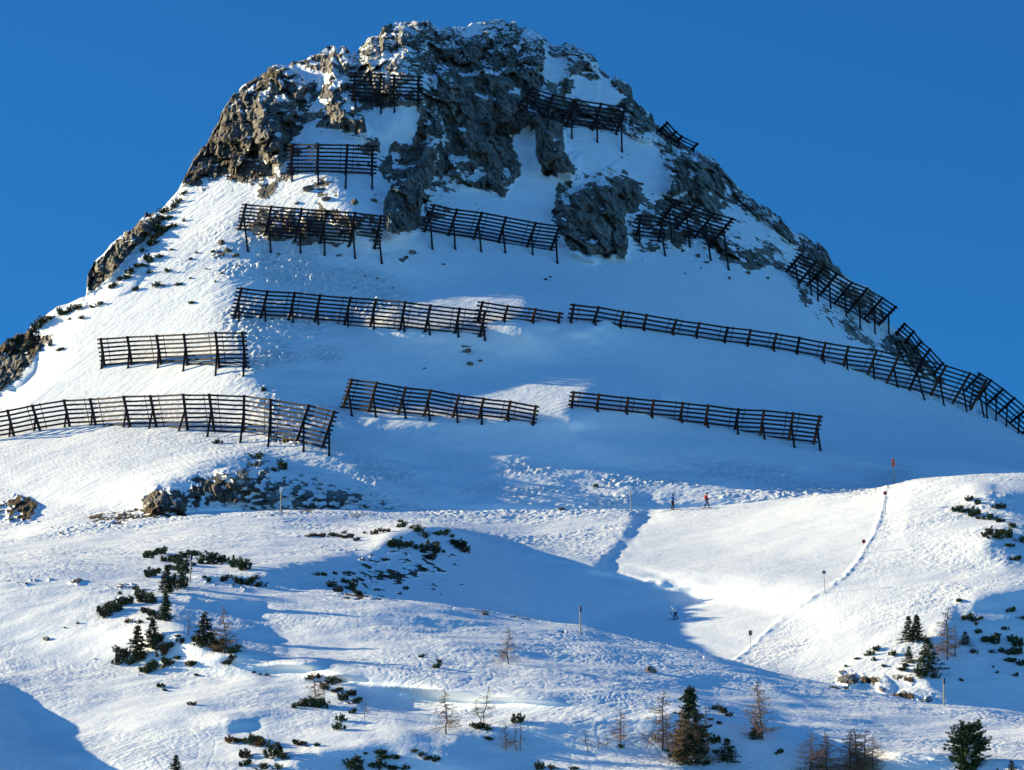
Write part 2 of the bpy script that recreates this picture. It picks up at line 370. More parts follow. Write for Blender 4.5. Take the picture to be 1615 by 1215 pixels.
def solve_forms():
    px = np.concatenate([np.arange(-880, -60, 60), np.arange(-60, 1680, 12.), np.arange(1690, 2600, 60)])
    t = tgrid(SEC_ROWS)
    pyk, Yk = controls(px)
    py = pchip_rows(pyk, t); Y = pchip_rows(Yk, t)
    PX = np.broadcast_to(px, py.shape)
    d = ray(PX, py)
    r0 = Y / d[..., 1]
    rho0 = np.log(r0)
    # cell-centred derivatives
    def Dx(f): return .5*((f[:-1, 1:]-f[:-1, :-1]) + (f[1:, 1:]-f[1:, :-1]))
    def Dt(f): return .5*((f[1:, :-1]-f[:-1, :-1]) + (f[1:, 1:]-f[:-1, 1:]))
    def DxT(g):
        o = np.zeros((g.shape[0]+1, g.shape[1]+1)); h = .5*g
        o[:-1, 1:] += h; o[:-1, :-1] -= h; o[1:, 1:] += h; o[1:, :-1] -= h
        return o
    def DtT(g):
        o = np.zeros((g.shape[0]+1, g.shape[1]+1)); h = .5*g
        o[1:, :-1] += h; o[:-1, :-1] -= h; o[1:, 1:] += h; o[:-1, 1:] -= h
        return o
    A4 = lambda f: .25*(f[:-1, :-1]+f[1:, :-1]+f[:-1, 1:]+f[1:, 1:])
    dc = np.stack([A4(d[..., k]) for k in range(3)], -1)
    di = np.stack([Dx(d[..., k]) for k in range(3)], -1)
    dt = np.stack([Dt(d[..., k]) for k in range(3)], -1)
    L = np.array(SUN)
    a = cross(dc, dt) @ L; b = cross(di, dc) @ L; c = cross(di, dt) @ L
    pxc = A4(PX); pyc = A4(py); tc = .5*(t[1:]+t[:-1])
    T = pick(tc, samp(T_FG, pxc, pyc), samp(T_BOWL, pxc, pyc), samp(T_MTN, pxc, pyc))
    rk = samp(RK, pxc, pyc)
    w = np.ones_like(T)
    w *= np.where((pyc < 1300) & (pxc > -100) & (pxc < 1720), 1, .02)
    w *= 1 - .85*np.clip(rk*1.3, 0, 1)*pick(tc, 0*T, 0*T+.3, 0*T+1)
    w[(tc > 14)] = .0
    hid = ((tc > 5) & (tc < 6))[:, None] & (pxc > 600); w[hid] *= .1
    hid = ((tc > 8) & (tc < 9))[:, None] & (pxc > 700); w[hid] *= .1
    rc = np.exp(A4(rho0))
    # world cell sizes for the regulariser
    P0 = d*r0[..., None]
    sx = np.linalg.norm(np.stack([Dx(P0[..., k]) for k in range(3)], -1), axis=-1) + .3
    st = np.linalg.norm(np.stack([Dt(P0[..., k]) for k in range(3)], -1), axis=-1) + .3
    lam = .006; mu = .00002
    ex_ = lambda f, ax: np.concatenate([f.take([0], ax), .5*(f.take(range(1, f.shape[ax]), ax)+f.take(range(0, f.shape[ax]-1), ax)), f.take([-1], ax)], ax)
    KX = lam*ex_(rc*rc/sx/sx, 0); KT = 2*lam*ex_(rc*rc/st/st, 1)
    rho = rho0.copy()
    for it in range(6):
        ri = Dx(rho); rt = Dt(rho)
        N = cross(dc, dt)*ri[..., None] + cross(di, dc)*rt[..., None] + cross(di, dt)
        n = np.linalg.norm(N, axis=-1)
        cur = (N @ L)/n
        lo = np.where(T > .0, T, np.where(T > -.075, T-.03, -.6)); hi = np.where(T > .0, T+.10, T)
        tgt = np.clip(cur, lo, hi)
        act = w * (0.15 + .85*(np.abs(tgt-cur) > 1e-4))
        # unknown e = rho-rho0
        wi, wt = a/n, b/n
        rhs_c = tgt - (wi*Dx(rho0) + wt*Dt(rho0) + c/n)
        def op(e):
            ex, et = Dx(e), Dt(e)
            g = act*(wi*ex + wt*et)
            o = DxT(wi*g) + DtT(wt*g)
            fx = e[:, 1:]-e[:, :-1]; ft = e[1:]-e[:-1]
            fx = fx*KX; ft = ft*KT
            o[:, 1:] += fx; o[:, :-1] -= fx; o[1:] += ft; o[:-1] -= ft
            return o + mu*r0*r0*e*fix
        fix = np.ones_like(rho); fix[t > 14] = 50; fix[t < 2] = 50
        g = act*rhs_c
        rhs = DxT(wi*g) + DtT(wt*g)
        e = rho - rho0
        r = rhs - op(e); p = r.copy(); rs = (r*r).sum()
        for k in range(400):
            Ap = op(p); al = rs/(p*Ap).sum(); e += al*p; r -= al*Ap
            rn = (r*r).sum()
            if rn < 1e-12*rs: break
            p = r + rn/rs*p; rs = rn
        rho = rho0 + e
    for nm, (bx, by) in dict(poolA=(800, 490), poolB=(850, 630), mid=(1000, 560), left=(200, 650), right=(1300, 650), piste=(1200, 880), fg=(700, 1000)).items():
        k = np.argmin((pxc-bx)**2 + (pyc-by)**2); print(nm, 'T', T.flat[k].round(3), 'got', cur.flat[k].round(3), 'w', w.flat[k].round(2))
    print('forms solved; depth change m', (e*r0).min(), (e*r0).max(), 'rms nl err', np.sqrt((w*(tgt-cur)**2).mean()))
    return px, t, e

def cub(e, ii):
    """Catmull-Rom sampling of rows of e at fractional index ii"""
    k = np.clip(np.floor(ii).astype(int), 0, len(e)-2); f = (ii-k)
    f = f.reshape((-1,)+(1,)*(e.ndim-1))
    g = lambda j: e[np.clip(j, 0, len(e)-1)]
    p0, p1, p2, p3 = g(k-1), g(k), g(k+1), g(k+2)
    return p1 + .5*f*(p2-p0 + f*(2*p0-5*p1+4*p2-p3 + f*(3*(p1-p2)+p3-p0)))

Q = 1.0
def build_terrain():
    cpx, ct, ce = solve_forms()
    px = np.concatenate([np.linspace(-880, -60, 24)[:-1], np.linspace(-60, 1675, int(1230*Q)), np.linspace(1675, 2600, 24)[1:]])
    rows = [6, 10, 22, 104, 104, 16, 95, 95, 16, 82, 96, 86, 104, 190, 14, 8]
    rows = [max(4, int(n*Q)) for n in rows]
    t = tgrid(rows)
    pyk, Yk = controls(px)
    py = pchip_rows(pyk, t); Y = pchip_rows(Yk, t)
    # coarse solution resampled on the fine grid
    e = cub(ce, np.interp(t, ct, np.arange(len(ct))))
    e = cub(e.T, np.interp(px, cpx, np.arange(len(cpx)))).T
    PX = np.broadcast_to(px, py.shape)
    d = ray(PX, py)
    r = Y/d[..., 1]*np.exp(e)
    P = d*r[..., None]
    cr_ = samp(CRING, PX + 4*0, py)
    rk_paint = pick(t, samp(RK_FG, PX, py), samp(RK, PX, py), samp(RK, PX, py))
    rough = pick(t, 0*py+.66, samp(RG, PX, py), samp(RG, PX, py))
    X, Yw, Z = P[..., 0], P[..., 1], P[..., 2]
    # ---- rock mask
    s = .16
    nz = fbm(X*s*1.6, Yw*s*.5, Z*s*1.4, 5, .62)
    nz2 = noise3(X*.9+3, Yw*.4, Z*2.4+X*.7)*.5
    m = rk_paint*1.36 - .68 - cr_*.38*(sheet(t)[:, None] == 2) + (nz + nz2)*.52
    m = m + .62*(py > 470)*fbm(X*.9, Yw*.45, Z*1.3, 3, .6)
    rock = sstep(-.05, .05, m)*(rk_paint > .01)
    soft = sstep(-.35, .30, m)*(rk_paint > .01)
    # ---- crag relief
    U = X*.95+Z*.25; V = Z*.62-X*.12
    wob = noise3(X*.5, Z*.5, Yw*.2)
    wob2 = noise3(X*.4+9, Z*.4, Yw*.2+4)
    crag = 1.8*facets(U*.21+wob*.25, V*.13+wob2*.25, 1.1) + 1.25*facets(U*.52+wob*.4, V*.30+wob2*.4, 1.1) + .62*facets(U*1.35+wob*.6, V*.75+wob2*.5, 1.1) \
        + .6*ridged(X*.45+Z*.1, Yw*.2, Z*.13, 4, .6) + .42*facets(U*3.1, V*1.7, 1.3)
    crag = crag - 1.9
    big = sstep(.3, .8, blurless(rk_paint))
    amp = soft*(.18+.82*big)*pick(t, 0*X+.12, 0*X+.35, 0*X+1.0)
    skyfade = 1 - .45*sstep(13.6, 14.0, t)[:, None]
    dz = np.zeros_like(r)
    for (bx, by, rx, ry, am, _) in BUMPS:
        q = ((PX-bx+5*wob)/rx)**2 + ((py-by+6*wob2)/ry)**2
        qq = np.clip(1-q, 0, 1)
        sel = (sheet(t)[:, None] == (1 if by > 1000 or 830 < by else 2))
        dz += am*qq**.6*sel
    back = sstep(14.3, 14.0, t)[:, None]
    dz = dz + samp(CRAGF, PX + 7*wob + 3*noise3(X*1.1, Z*1.1, Yw*.3), py + 8*wob2 + 4*noise3(X*.8+5, Z*.8, Yw*.3))*(sheet(t)[:, None] == 2)
    disp = (crag*amp*.95*skyfade + dz*back)
    # towards the viewer's side of the valley and a little outwards: keeps the outline of the ridge
    k = 1 - disp/r
    P = P*k[..., None]
    # raise and lower the ridge line itself with the same rock
    skyl = sstep(13.3, 14.0, t)[:, None]*sstep(15., 14.3, t)[:, None]
    P[..., 2] += skyl*soft*(.42*(facets(X*.9, X*.3+Yw*.2, 1.1)-.5) + .55*(facets(X*.33, X*.11+2, 1.1)-.5))
    P[..., 2] += 1.12*np.exp(-((PX-672)/78)**2-((py-850)/24)**2)*(sheet(t)[:, None] == 1)   # the middle knoll
    # ---- snow surface: drifts, sastrugi, old tracks
    X, Yw, Z = P[..., 0], P[..., 1], P[..., 2]
    zero = 0*X
    sn = (.34+.22*(sheet(t)[:, None] == 0))*fbm(X*.045, Yw*.045, zero+1, 2) + .13*fbm(X*.16+Yw*.05, Yw*.26, zero+2, 2)*(.3+.7*rough+.7*(sheet(t)[:, None] == 0))
    an = fbm(X*.50+Yw*.25, Yw*.95-X*.12, zero+3, 4, .55)
    lump = fbm(X*1.5, Yw*1.5, zero+5, 2, .6)
    patch = sstep(-.3, .4, noise3(X*.075, Yw*.11, zero+9)+.5*noise3(X*.21, Yw*.3, zero+19))
    sn = sn + ((.045-.010*(sheet(t)[:, None] == 0))*an*(.15+1.25*patch) + .040*lump*patch*rough)*rough
    stk = fbm(X*.30+Yw*.30, Yw*1.3-X*.55, zero+11, 3, .6)
    sn = sn + .068*stk*(sheet(t)[:, None] == 2)*(1-.6*patch)*np.clip(rough, .4, 1)
    fgm = pick(t, 0*X+1, 0*X+.45, 0*X+.12)
    tr = ridged(X*.35+Yw*.22+1.5*noise3(X*.1, Yw*.1, zero), Yw*.55-X*.2, zero+7, 3, .5)
    sn = sn + .034*(tr-.8)*rough*fgm*(.35+.9*patch)
    trk = 0
    for q_, (fx_, fy_, sd_) in enumerate(((.055, .16, 1.), (.09, .10, 5.), (.13, .07, 9.), (.05, .22, 14.))):
        n_ = noise3(X*fx_+sd_+.35*Yw*fy_*(-1)**q_, Yw*fy_+sd_, zero+sd_) + .05*noise3(X*.6, Yw*.6, zero+sd_)
        fr_ = n_*5 - np.round(n_*5)
        trk = trk - np.exp(-(fr_/.075)**2)
    sn = sn + .040*trk*np.clip(fgm*1.0, 0, 1)*rough*(.3+.7*sstep(-.1, .3, noise3(X*.05+4, Yw*.06, zero+21)))
    grm = (rough < .3)*(sheet(t)[:, None] == 1)
    sn = sn + grm*.004*np.sin((X*.8+Yw*.55+1.2*noise3(X*.06, Yw*.06, zero))*5.5) + grm*.0025*trk + grm*.03*noise3(X*.35+Yw*.2, Yw*.5, zero+30)
    # churned edge of the traverse road and the groomed run
    crest = np.exp(-((t[:, None]-7.93)/.10)**2)*(PX < 1030)*(PX > -50)
    sn = sn + crest*.10*noise3(X*2.2, Yw*2.2, zero+4)
    dl = dist_line(PX, py, PISTE_EDGE)
    e1 = np.exp(-(dl/3.4)**2)*(sheet(t)[:, None] == 1)
    sn = sn + e1*(.08+.10*noise3(X*1.3, Yw*.9, zero+8))
    P[..., 2] += sn*(1-.8*rock)
    # ---- normals
    N = grid_normals(P)
    Ps = P.copy()
    for ax in (0, 1):
        for _ in range(2):
            r_ = 3; c_ = np.cumsum(np.pad(Ps, [(r_+1, r_) if k_ == ax else (0, 0) for k_ in (0, 1, 2)], mode='edge'), axis=ax)
            Ps = (np.take(c_, range(2*r_+1, c_.shape[ax]), axis=ax)-np.take(c_, range(0, c_.shape[ax]-2*r_-1), axis=ax))/(2*r_+1)
    Nm = grid_normals(Ps); PYI = py
    fl = np.clip(samp(FLECK, PX, py), 0, 1)
    nz_ = Nm[..., 2]*(1-fl*.6) + N[..., 2]*fl*.6
    ledge = sstep(.765, .84, nz_ + .20*noise3(X*.42, Yw*.3, Z*.6) + .10*noise3(X*1.5, Yw, Z*2.6) + fl*.32*noise3(X*1.6, Yw, Z*4.5) + .22*np.clip(.70-rk_paint, -.3, .5))
    print('share of snowed ledges', float(ledge[rock > .5].mean()))
    lowr = sstep(.95, .5, rk_paint)
    rock = rock*(1-ledge*np.where(PYI > 480, .45, .95))
    brown = np.clip(samp(BROWN, PX, py) + .25*noise3(X*.3, Yw*.3, Z*.3), 0, 1)
    brown = np.where(sheet(t)[:, None] == 0, .7, brown)
    return px, t, P, N, rock.astype(np.float32), brown.astype(np.float32), (rough*(.15+.85*patch)).astype(np.float32)
def blurless(a): return a
PISTE_EDGE = [(1398,768),(1395,790),(1388,815),(1376,845),(1362,868),(1350,890),(1330,912),(1300,932),(1265,952),(1230,978),(1200,1002),(1180,1022),(1155,1044)]
PISTE_LEFT = [(1005,812),(985,835),(965,862),(950,885),(925,915),(890,950),(850,985)]
def dist_line(px, py, l):
    best = np.full(px.shape, 1e9)
    for (x0, y0), (x1, y1) in zip(l[:-1], l[1:]):
        dx, dy = x1-x0, y1-y0
        u = np.clip(((px-x0)*dx+(py-y0)*dy)/(dx*dx+dy*dy), 0, 1)
        best = np.minimum(best, np.hypot(px-x0-u*dx, py-y0-u*dy))
    return best
BROWN = paint(.12, [
    ([(290,300),(300,240),(350,170),(380,200),(430,290),(380,330)], .26, 10),
    ([(370,130),(440,100),(470,110),(400,150)], .6, 5),
    ([(640,60),(720,60),(740,120),(690,130)], .35, 8),
    ([(0,520),(60,520),(60,560),(0,560)], .7, 4),
    ([(215,770),(300,755),(400,725),(500,745),(640,806),(240,826)], .30, 8),
    ([(-20,780),(70,780),(60,830),(-20,830)], .85, 4),
    ([(70,800),(290,800),(290,845),(70,845)], .7, 4),
    ([(400,680),(520,700),(510,715),(420,705)], .8, 3),
    ([(1310,1055),(1480,1065),(1480,1115),(1310,1100)], .75, 3),
    ([(500,860),(740,860),(740,940),(500,940)], .6, 3),
])
def grid_normals(P):
    gi = np.empty_like(P); gt = np.empty_like(P)
    gi[:, 1:-1] = P[:, 2:]-P[:, :-2]; gi[:, 0] = P[:, 1]-P[:, 0]; gi[:, -1] = P[:, -1]-P[:, -2]
    gt[1:-1] = P[2:]-P[:-2]; gt[0] = P[1]-P[0]; gt[-1] = P[-1]-P[-2]
    N = np.cross(gi, gt)
    return N/np.maximum(np.linalg.norm(N, axis=-1), 1e-9)[..., None]
# ---------------------------------------------------------------- materials
def new_mat(name):
    m = bpy.data.materials.new(name); m.use_nodes = True; m.node_tree.nodes.clear(); return m, m.node_tree
def N_(nt, kind, **kw):
    n = nt.nodes.new(kind)
    for k, v in kw.items(): setattr(n, k, v)
    return n
def ramp(nt, stops, src):
    n = nt.nodes.new('ShaderNodeValToRGB'); e = n.color_ramp.elements
    while len(e) < len(stops): e.new(.5)
    for i, (p, c) in enumerate(stops): e[i].position = p; e[i].color = (*c, 1)
    nt.links.new(src, n.inputs[0]); return n
def tex(nt, scale, detail=6, rough=.6, vec=None, kind='ShaderNodeTexNoise'):
    n = nt.nodes.new(kind); n.inputs['Scale'].default_value = scale
    if 'Detail' in n.inputs: n.inputs['Detail'].default_value = detail
    if 'Roughness' in n.inputs and kind == 'ShaderNodeTexNoise': n.inputs['Roughness'].default_value = rough
    if vec is not None: nt.links.new(vec, n.inputs['Vector'])
    return n
def mapped(nt, scale=(1, 1, 1), rot=(0, 0, 0)):
    g = nt.nodes.new('ShaderNodeNewGeometry'); mp = nt.nodes.new('ShaderNodeMapping')
    mp.inputs['Scale'].default_value = scale; mp.inputs['Rotation'].default_value = rot
    nt.links.new(g.outputs['Position'], mp.inputs['Vector']); return mp.outputs[0]
def math_(nt, op, a, b=None, c=None, clamp=False):
    n = nt.nodes.new('ShaderNodeMath'); n.operation = op; n.use_clamp = clamp
    for i, v in enumerate((a, b, c)):
        if v is None: continue
        if isinstance(v, (int, float)): n.inputs[i].default_value = v
        else: nt.links.new(v, n.inputs[i])
    return n.outputs[0]
def snow_shader(nt, strength=.35):
    b = nt.nodes.new('ShaderNodeBsdfPrincipled')
    p = mapped(nt)
    n1 = tex(nt, .8, 4, .6, p)
    col = ramp(nt, [(.3, (.80, .83, .86)), (.7, (.88, .89, .90))], n1.outputs[0])
    nt.links.new(col.outputs[0], b.inputs['Base Color'])
    b.inputs['Roughness'].default_value = .65
    b.inputs['Specular IOR Level'].default_value = .25
    pm = mapped(nt, (1, 1.6, 1.4), (0, 0, .3))
    n2 = tex(nt, 1.6, 6, .62, pm)
    bp = nt.nodes.new('ShaderNodeBump'); bp.inputs['Strength'].default_value = 1.0; bp.inputs['Distance'].default_value = strength
    ra = N_(nt, 'ShaderNodeAttribute', attribute_name='rough')
    hh = math_(nt, 'MULTIPLY', math_(nt, 'SUBTRACT', n2.outputs[0], .5), math_(nt, 'ADD', math_(nt, 'MULTIPLY', ra.outputs['Fac'], .85), .18))
    nt.links.new(hh, bp.inputs['Height']); nt.links.new(bp.outputs[0], b.inputs['Normal'])
    return b
def terrain_mat(name, bump):
    m, nt = new_mat(name)
    out = nt.nodes.new('ShaderNodeOutputMaterial')
    sn = snow_shader(nt, bump)
    rb = nt.nodes.new('ShaderNodeBsdfPrincipled'); rb.inputs['Roughness'].default_value = .85; rb.inputs['Specular IOR Level'].default_value = .2
    pv = mapped(nt, (1, 1, .34), (.1, .22, 0))
    n1 = tex(nt, .55, 8, .65, pv); n2 = tex(nt, 3.2, 5, .6, pv)
    c1 = ramp(nt, [(.28, (.075, .069, .063)), (.42, (.20, .183, .162)), (.55, (.33, .30, .26)), (.72, (.48, .44, .375))], n1.outputs[0])
    br = ramp(nt, [(.3, (.030, .021, .014)), (.55, (.095, .064, .038)), (.75, (.19, .145, .085))], n2.outputs[0])
    ab = N_(nt, 'ShaderNodeAttribute', attribute_name='brown')
    mf = math_(nt, 'MULTIPLY', math_(nt, 'ADD', ab.outputs['Fac'], math_(nt, 'SUBTRACT', tex(nt, 1.1, 5, .6).outputs[0], .55)), 1.6, clamp=True)
    vc = tex(nt, .9, vec=pv, kind='ShaderNodeTexVoronoi'); vc.feature = 'DISTANCE_TO_EDGE'
    ck = ramp(nt, [(0.0, (.35, .33, .32)), (.05, (.85, .85, .85)), (.12, (1, 1, 1))], vc.outputs[0])
    cm = nt.nodes.new('ShaderNodeMix'); cm.data_type = 'RGBA'; cm.blend_type = 'MULTIPLY'; cm.inputs[0].default_value = .8
    nt.links.new(c1.outputs[0], cm.inputs[6]); nt.links.new(ck.outputs[0], cm.inputs[7])
    mix = nt.nodes.new('ShaderNodeMix'); mix.data_type = 'RGBA'
    nt.links.new(mf, mix.inputs[0]); nt.links.new(cm.outputs[2], mix.inputs[6]); nt.links.new(br.outputs[0], mix.inputs[7])
    nt.links.new(mix.outputs[2], rb.inputs['Base Color'])
    vo = tex(nt, 1.4, vec=pv, kind='ShaderNodeTexVoronoi'); vo.feature = 'DISTANCE_TO_EDGE'
    hb = math_(nt, 'ADD', math_(nt, 'MULTIPLY', n1.outputs[0], 1.3), math_(nt, 'ADD', math_(nt, 'MULTIPLY', n2.outputs[0], .35), math_(nt, 'MULTIPLY', math_(nt, 'MINIMUM', vo.outputs[0], .14), 2.2)))
    bp = nt.nodes.new('ShaderNodeBump'); bp.inputs['Strength'].default_value = 1; bp.inputs['Distance'].default_value = .55
    nt.links.new(hb, bp.inputs['Height']); nt.links.new(bp.outputs[0], rb.inputs['Normal'])
    ar = N_(nt, 'ShaderNodeAttribute', attribute_name='rock')
    nn = tex(nt, 1.7, 5, .62)
    f = math_(nt, 'ADD', ar.outputs['Fac'], math_(nt, 'MULTIPLY', math_(nt, 'SUBTRACT', nn.outputs[0], .5), .8))
    f = math_(nt, 'MULTIPLY', math_(nt, 'SUBTRACT', f, .44), 8, clamp=True)
    f = math_(nt, 'MULTIPLY', f, math_(nt, 'GREATER_THAN', ar.outputs['Fac'], .02))
    ms = nt.nodes.new('ShaderNodeMixShader')
    nt.links.new(f, ms.inputs[0]); nt.links.new(sn.outputs[0], ms.inputs[1]); nt.links.new(rb.outputs[0], ms.inputs[2])
    nt.links.new(ms.outputs[0], out.inputs[0]); return m
M_TERR = terrain_mat('snow_and_rock', .20)
M_PISTE = terrain_mat('groomed_snow', .20)
# ---------------------------------------------------------------- the ground itself
px_c, t_r, TP, TN, ROCKA, BROWNA, ROUGHA = build_terrain()
NR, NC = TP.shape[:2]
TPX, TPY = project(TP)
def ground_mesh(name, mask, mat, label=None):
    """one ground object from the faces selected by mask (rows-1, cols-1)"""
    rr, cc = np.nonzero(mask)
    a = rr*NC+cc
    quads = np.stack([a, a+1, a+NC+1, a+NC], 1)
    used, inv = np.unique(quads, return_inverse=True)
    quads = inv.reshape(-1, 4)
    co = TP.reshape(-1, 3)[used].astype(np.float32)
    me = bpy.data.meshes.new(name)
    me.vertices.add(len(co)); me.vertices.foreach_set('co', co.ravel())
    me.loops.add(len(quads)*4); me.loops.foreach_set('vertex_index', quads.ravel().astype(np.int32))
    me.polygons.add(len(quads)); me.polygons.foreach_set('loop_start', (np.arange(len(quads))*4).astype(np.int32))
    me.polygons.foreach_set('use_smooth', np.ones(len(quads), bool))
    me.update()
    for nm, arr in (('rock', ROCKA), ('brown', BROWNA), ('rough', ROUGHA)):
        at_ = me.attributes.new(nm, 'FLOAT', 'POINT'); at_.data.foreach_set('value', arr.reshape(-1)[used].astype(np.float32))
    me.normals_split_custom_set_from_vertices(TN.reshape(-1, 3)[used].astype(np.float32))
    me.materials.append(mat)
    o = bpy.data.objects.new(name, me); C.collection.objects.link(o); o['kind'] = 'structure'
    if label: o['label'] = label
    return o
tcm = .5*(t_r[1:]+t_r[:-1])[:, None]*np.ones((1, NC-1))
pcx = TPX[:-1, :-1]; pcy = TPY[:-1, :-1]
PISTE = [(1005,806),(1110,790),(1250,775),(1420,755)] + PISTE_EDGE[1:] + [(1150,1060),(900,1060),(850,985)] + PISTE_LEFT[::-1][1:]
pm = poly_mask(PISTE)
is_p = (samp(pm, pcx, pcy) > .5) & (tcm > 5.6) & (tcm < 8.05)
ground_mesh('mountain', tcm >= 8.05, M_TERR)
ground_mesh('ski_piste', is_p, M_PISTE)
ground_mesh('snow_slope', (tcm < 8.05) & ~is_p, M_TERR)
# ---------------------------------------------------------------- helpers for things
def link(o): C.collection.objects.link(o); return o
def simple_mat(name, col, rough=.7, var=.25, scale=3., metal=0, spec=.3):
    m, nt = new_mat(name); out = nt.nodes.new('ShaderNodeOutputMaterial'); b = nt.nodes.new('ShaderNodeBsdfPrincipled')
    n = tex(nt, scale, 5, .65)
    lo = tuple(c*(1-var) for c in col); hi = tuple(min(1, c*(1+var)) for c in col)
    nt.links.new(ramp(nt, [(.3, lo), (.7, hi)], n.outputs[0]).outputs[0], b.inputs['Base Color'])
    b.inputs['Roughness'].default_value = rough; b.inputs['Metallic'].default_value = metal; b.inputs['Specular IOR Level'].default_value = spec
    nt.links.new(b.outputs[0], out.inputs[0]); return m
def mobj(name, verts, faces, mat, parent=None, smooth=False):
    me = bpy.data.meshes.new(name); me.from_pydata([tuple(map(float, v)) for v in verts], [], faces); me.materials.append(mat)
    if smooth: me.polygons.foreach_set('use_smooth', [True]*len(me.polygons))
    me.update(); o = bpy.data.objects.new(name, me); link(o)
    if parent: o.parent = parent
    return o
def tag(o, label, cat, group=None, kind=None):
    o['label'] = label; o['category'] = cat
    if group: o['group'] = group
    if kind: o['kind'] = kind
    return o
def empty(name, loc, label, cat, group=None):
    o = bpy.data.objects.new(name, None); link(o); o.location = [float(c) for c in loc]; o.empty_display_size = .3
    return tag(o, label, cat, group)
def beam(V, F, p, q, w, h, side):
    """rectangular beam from p to q; w across 'side', h across the other way"""
    p = Vector([float(c) for c in p]); q = Vector([float(c) for c in q]); d = (q-p).normalized()
    s = Vector(side); s = (s - d*s.dot(d)).normalized(); u = d.cross(s)
    b = len(V)
    for e in (p, q):
        for a, c in ((-1, -1), (1, -1), (1, 1), (-1, 1)): V.append(e + s*(a*w/2) + u*(c*h/2))
    F += [(b, b+3, b+2, b+1), (b+4, b+5, b+6, b+7)] + [(b+i, b+(i+1) % 4, b+4+(i+1) % 4, b+4+i) for i in range(4)]
_cm = np.minimum.accumulate(TPY[sum([6, 10]):], axis=0); _r0 = 16
def ground(px, py):
    """the visible point of the ground at this place in the view (world metres)"""
    j = int(np.clip(np.searchsorted(px_c, px), 1, NC-1))
    if px-px_c[j-1] < px_c[j]-px: j -= 1
    col = _cm[:, j]; k = int(np.searchsorted(-col, -py))
    if k >= len(col): k = int(np.argmin(TPY[_r0:, j])); return TP[_r0+k, j].copy()
    k = max(k, 1); a, b = TPY[_r0+k-1, j], TPY[_r0+k, j]
    f = 0 if a == b else np.clip((py-a)/(b-a), 0, 1)
    P = TP[_r0+k-1, j]*(1-f) + TP[_r0+k, j]*f
    return P.copy()
def gpx(px, py):
    """ground point whose projection is nearest to (px, py), searched in a small window"""
    return ground(px, py)

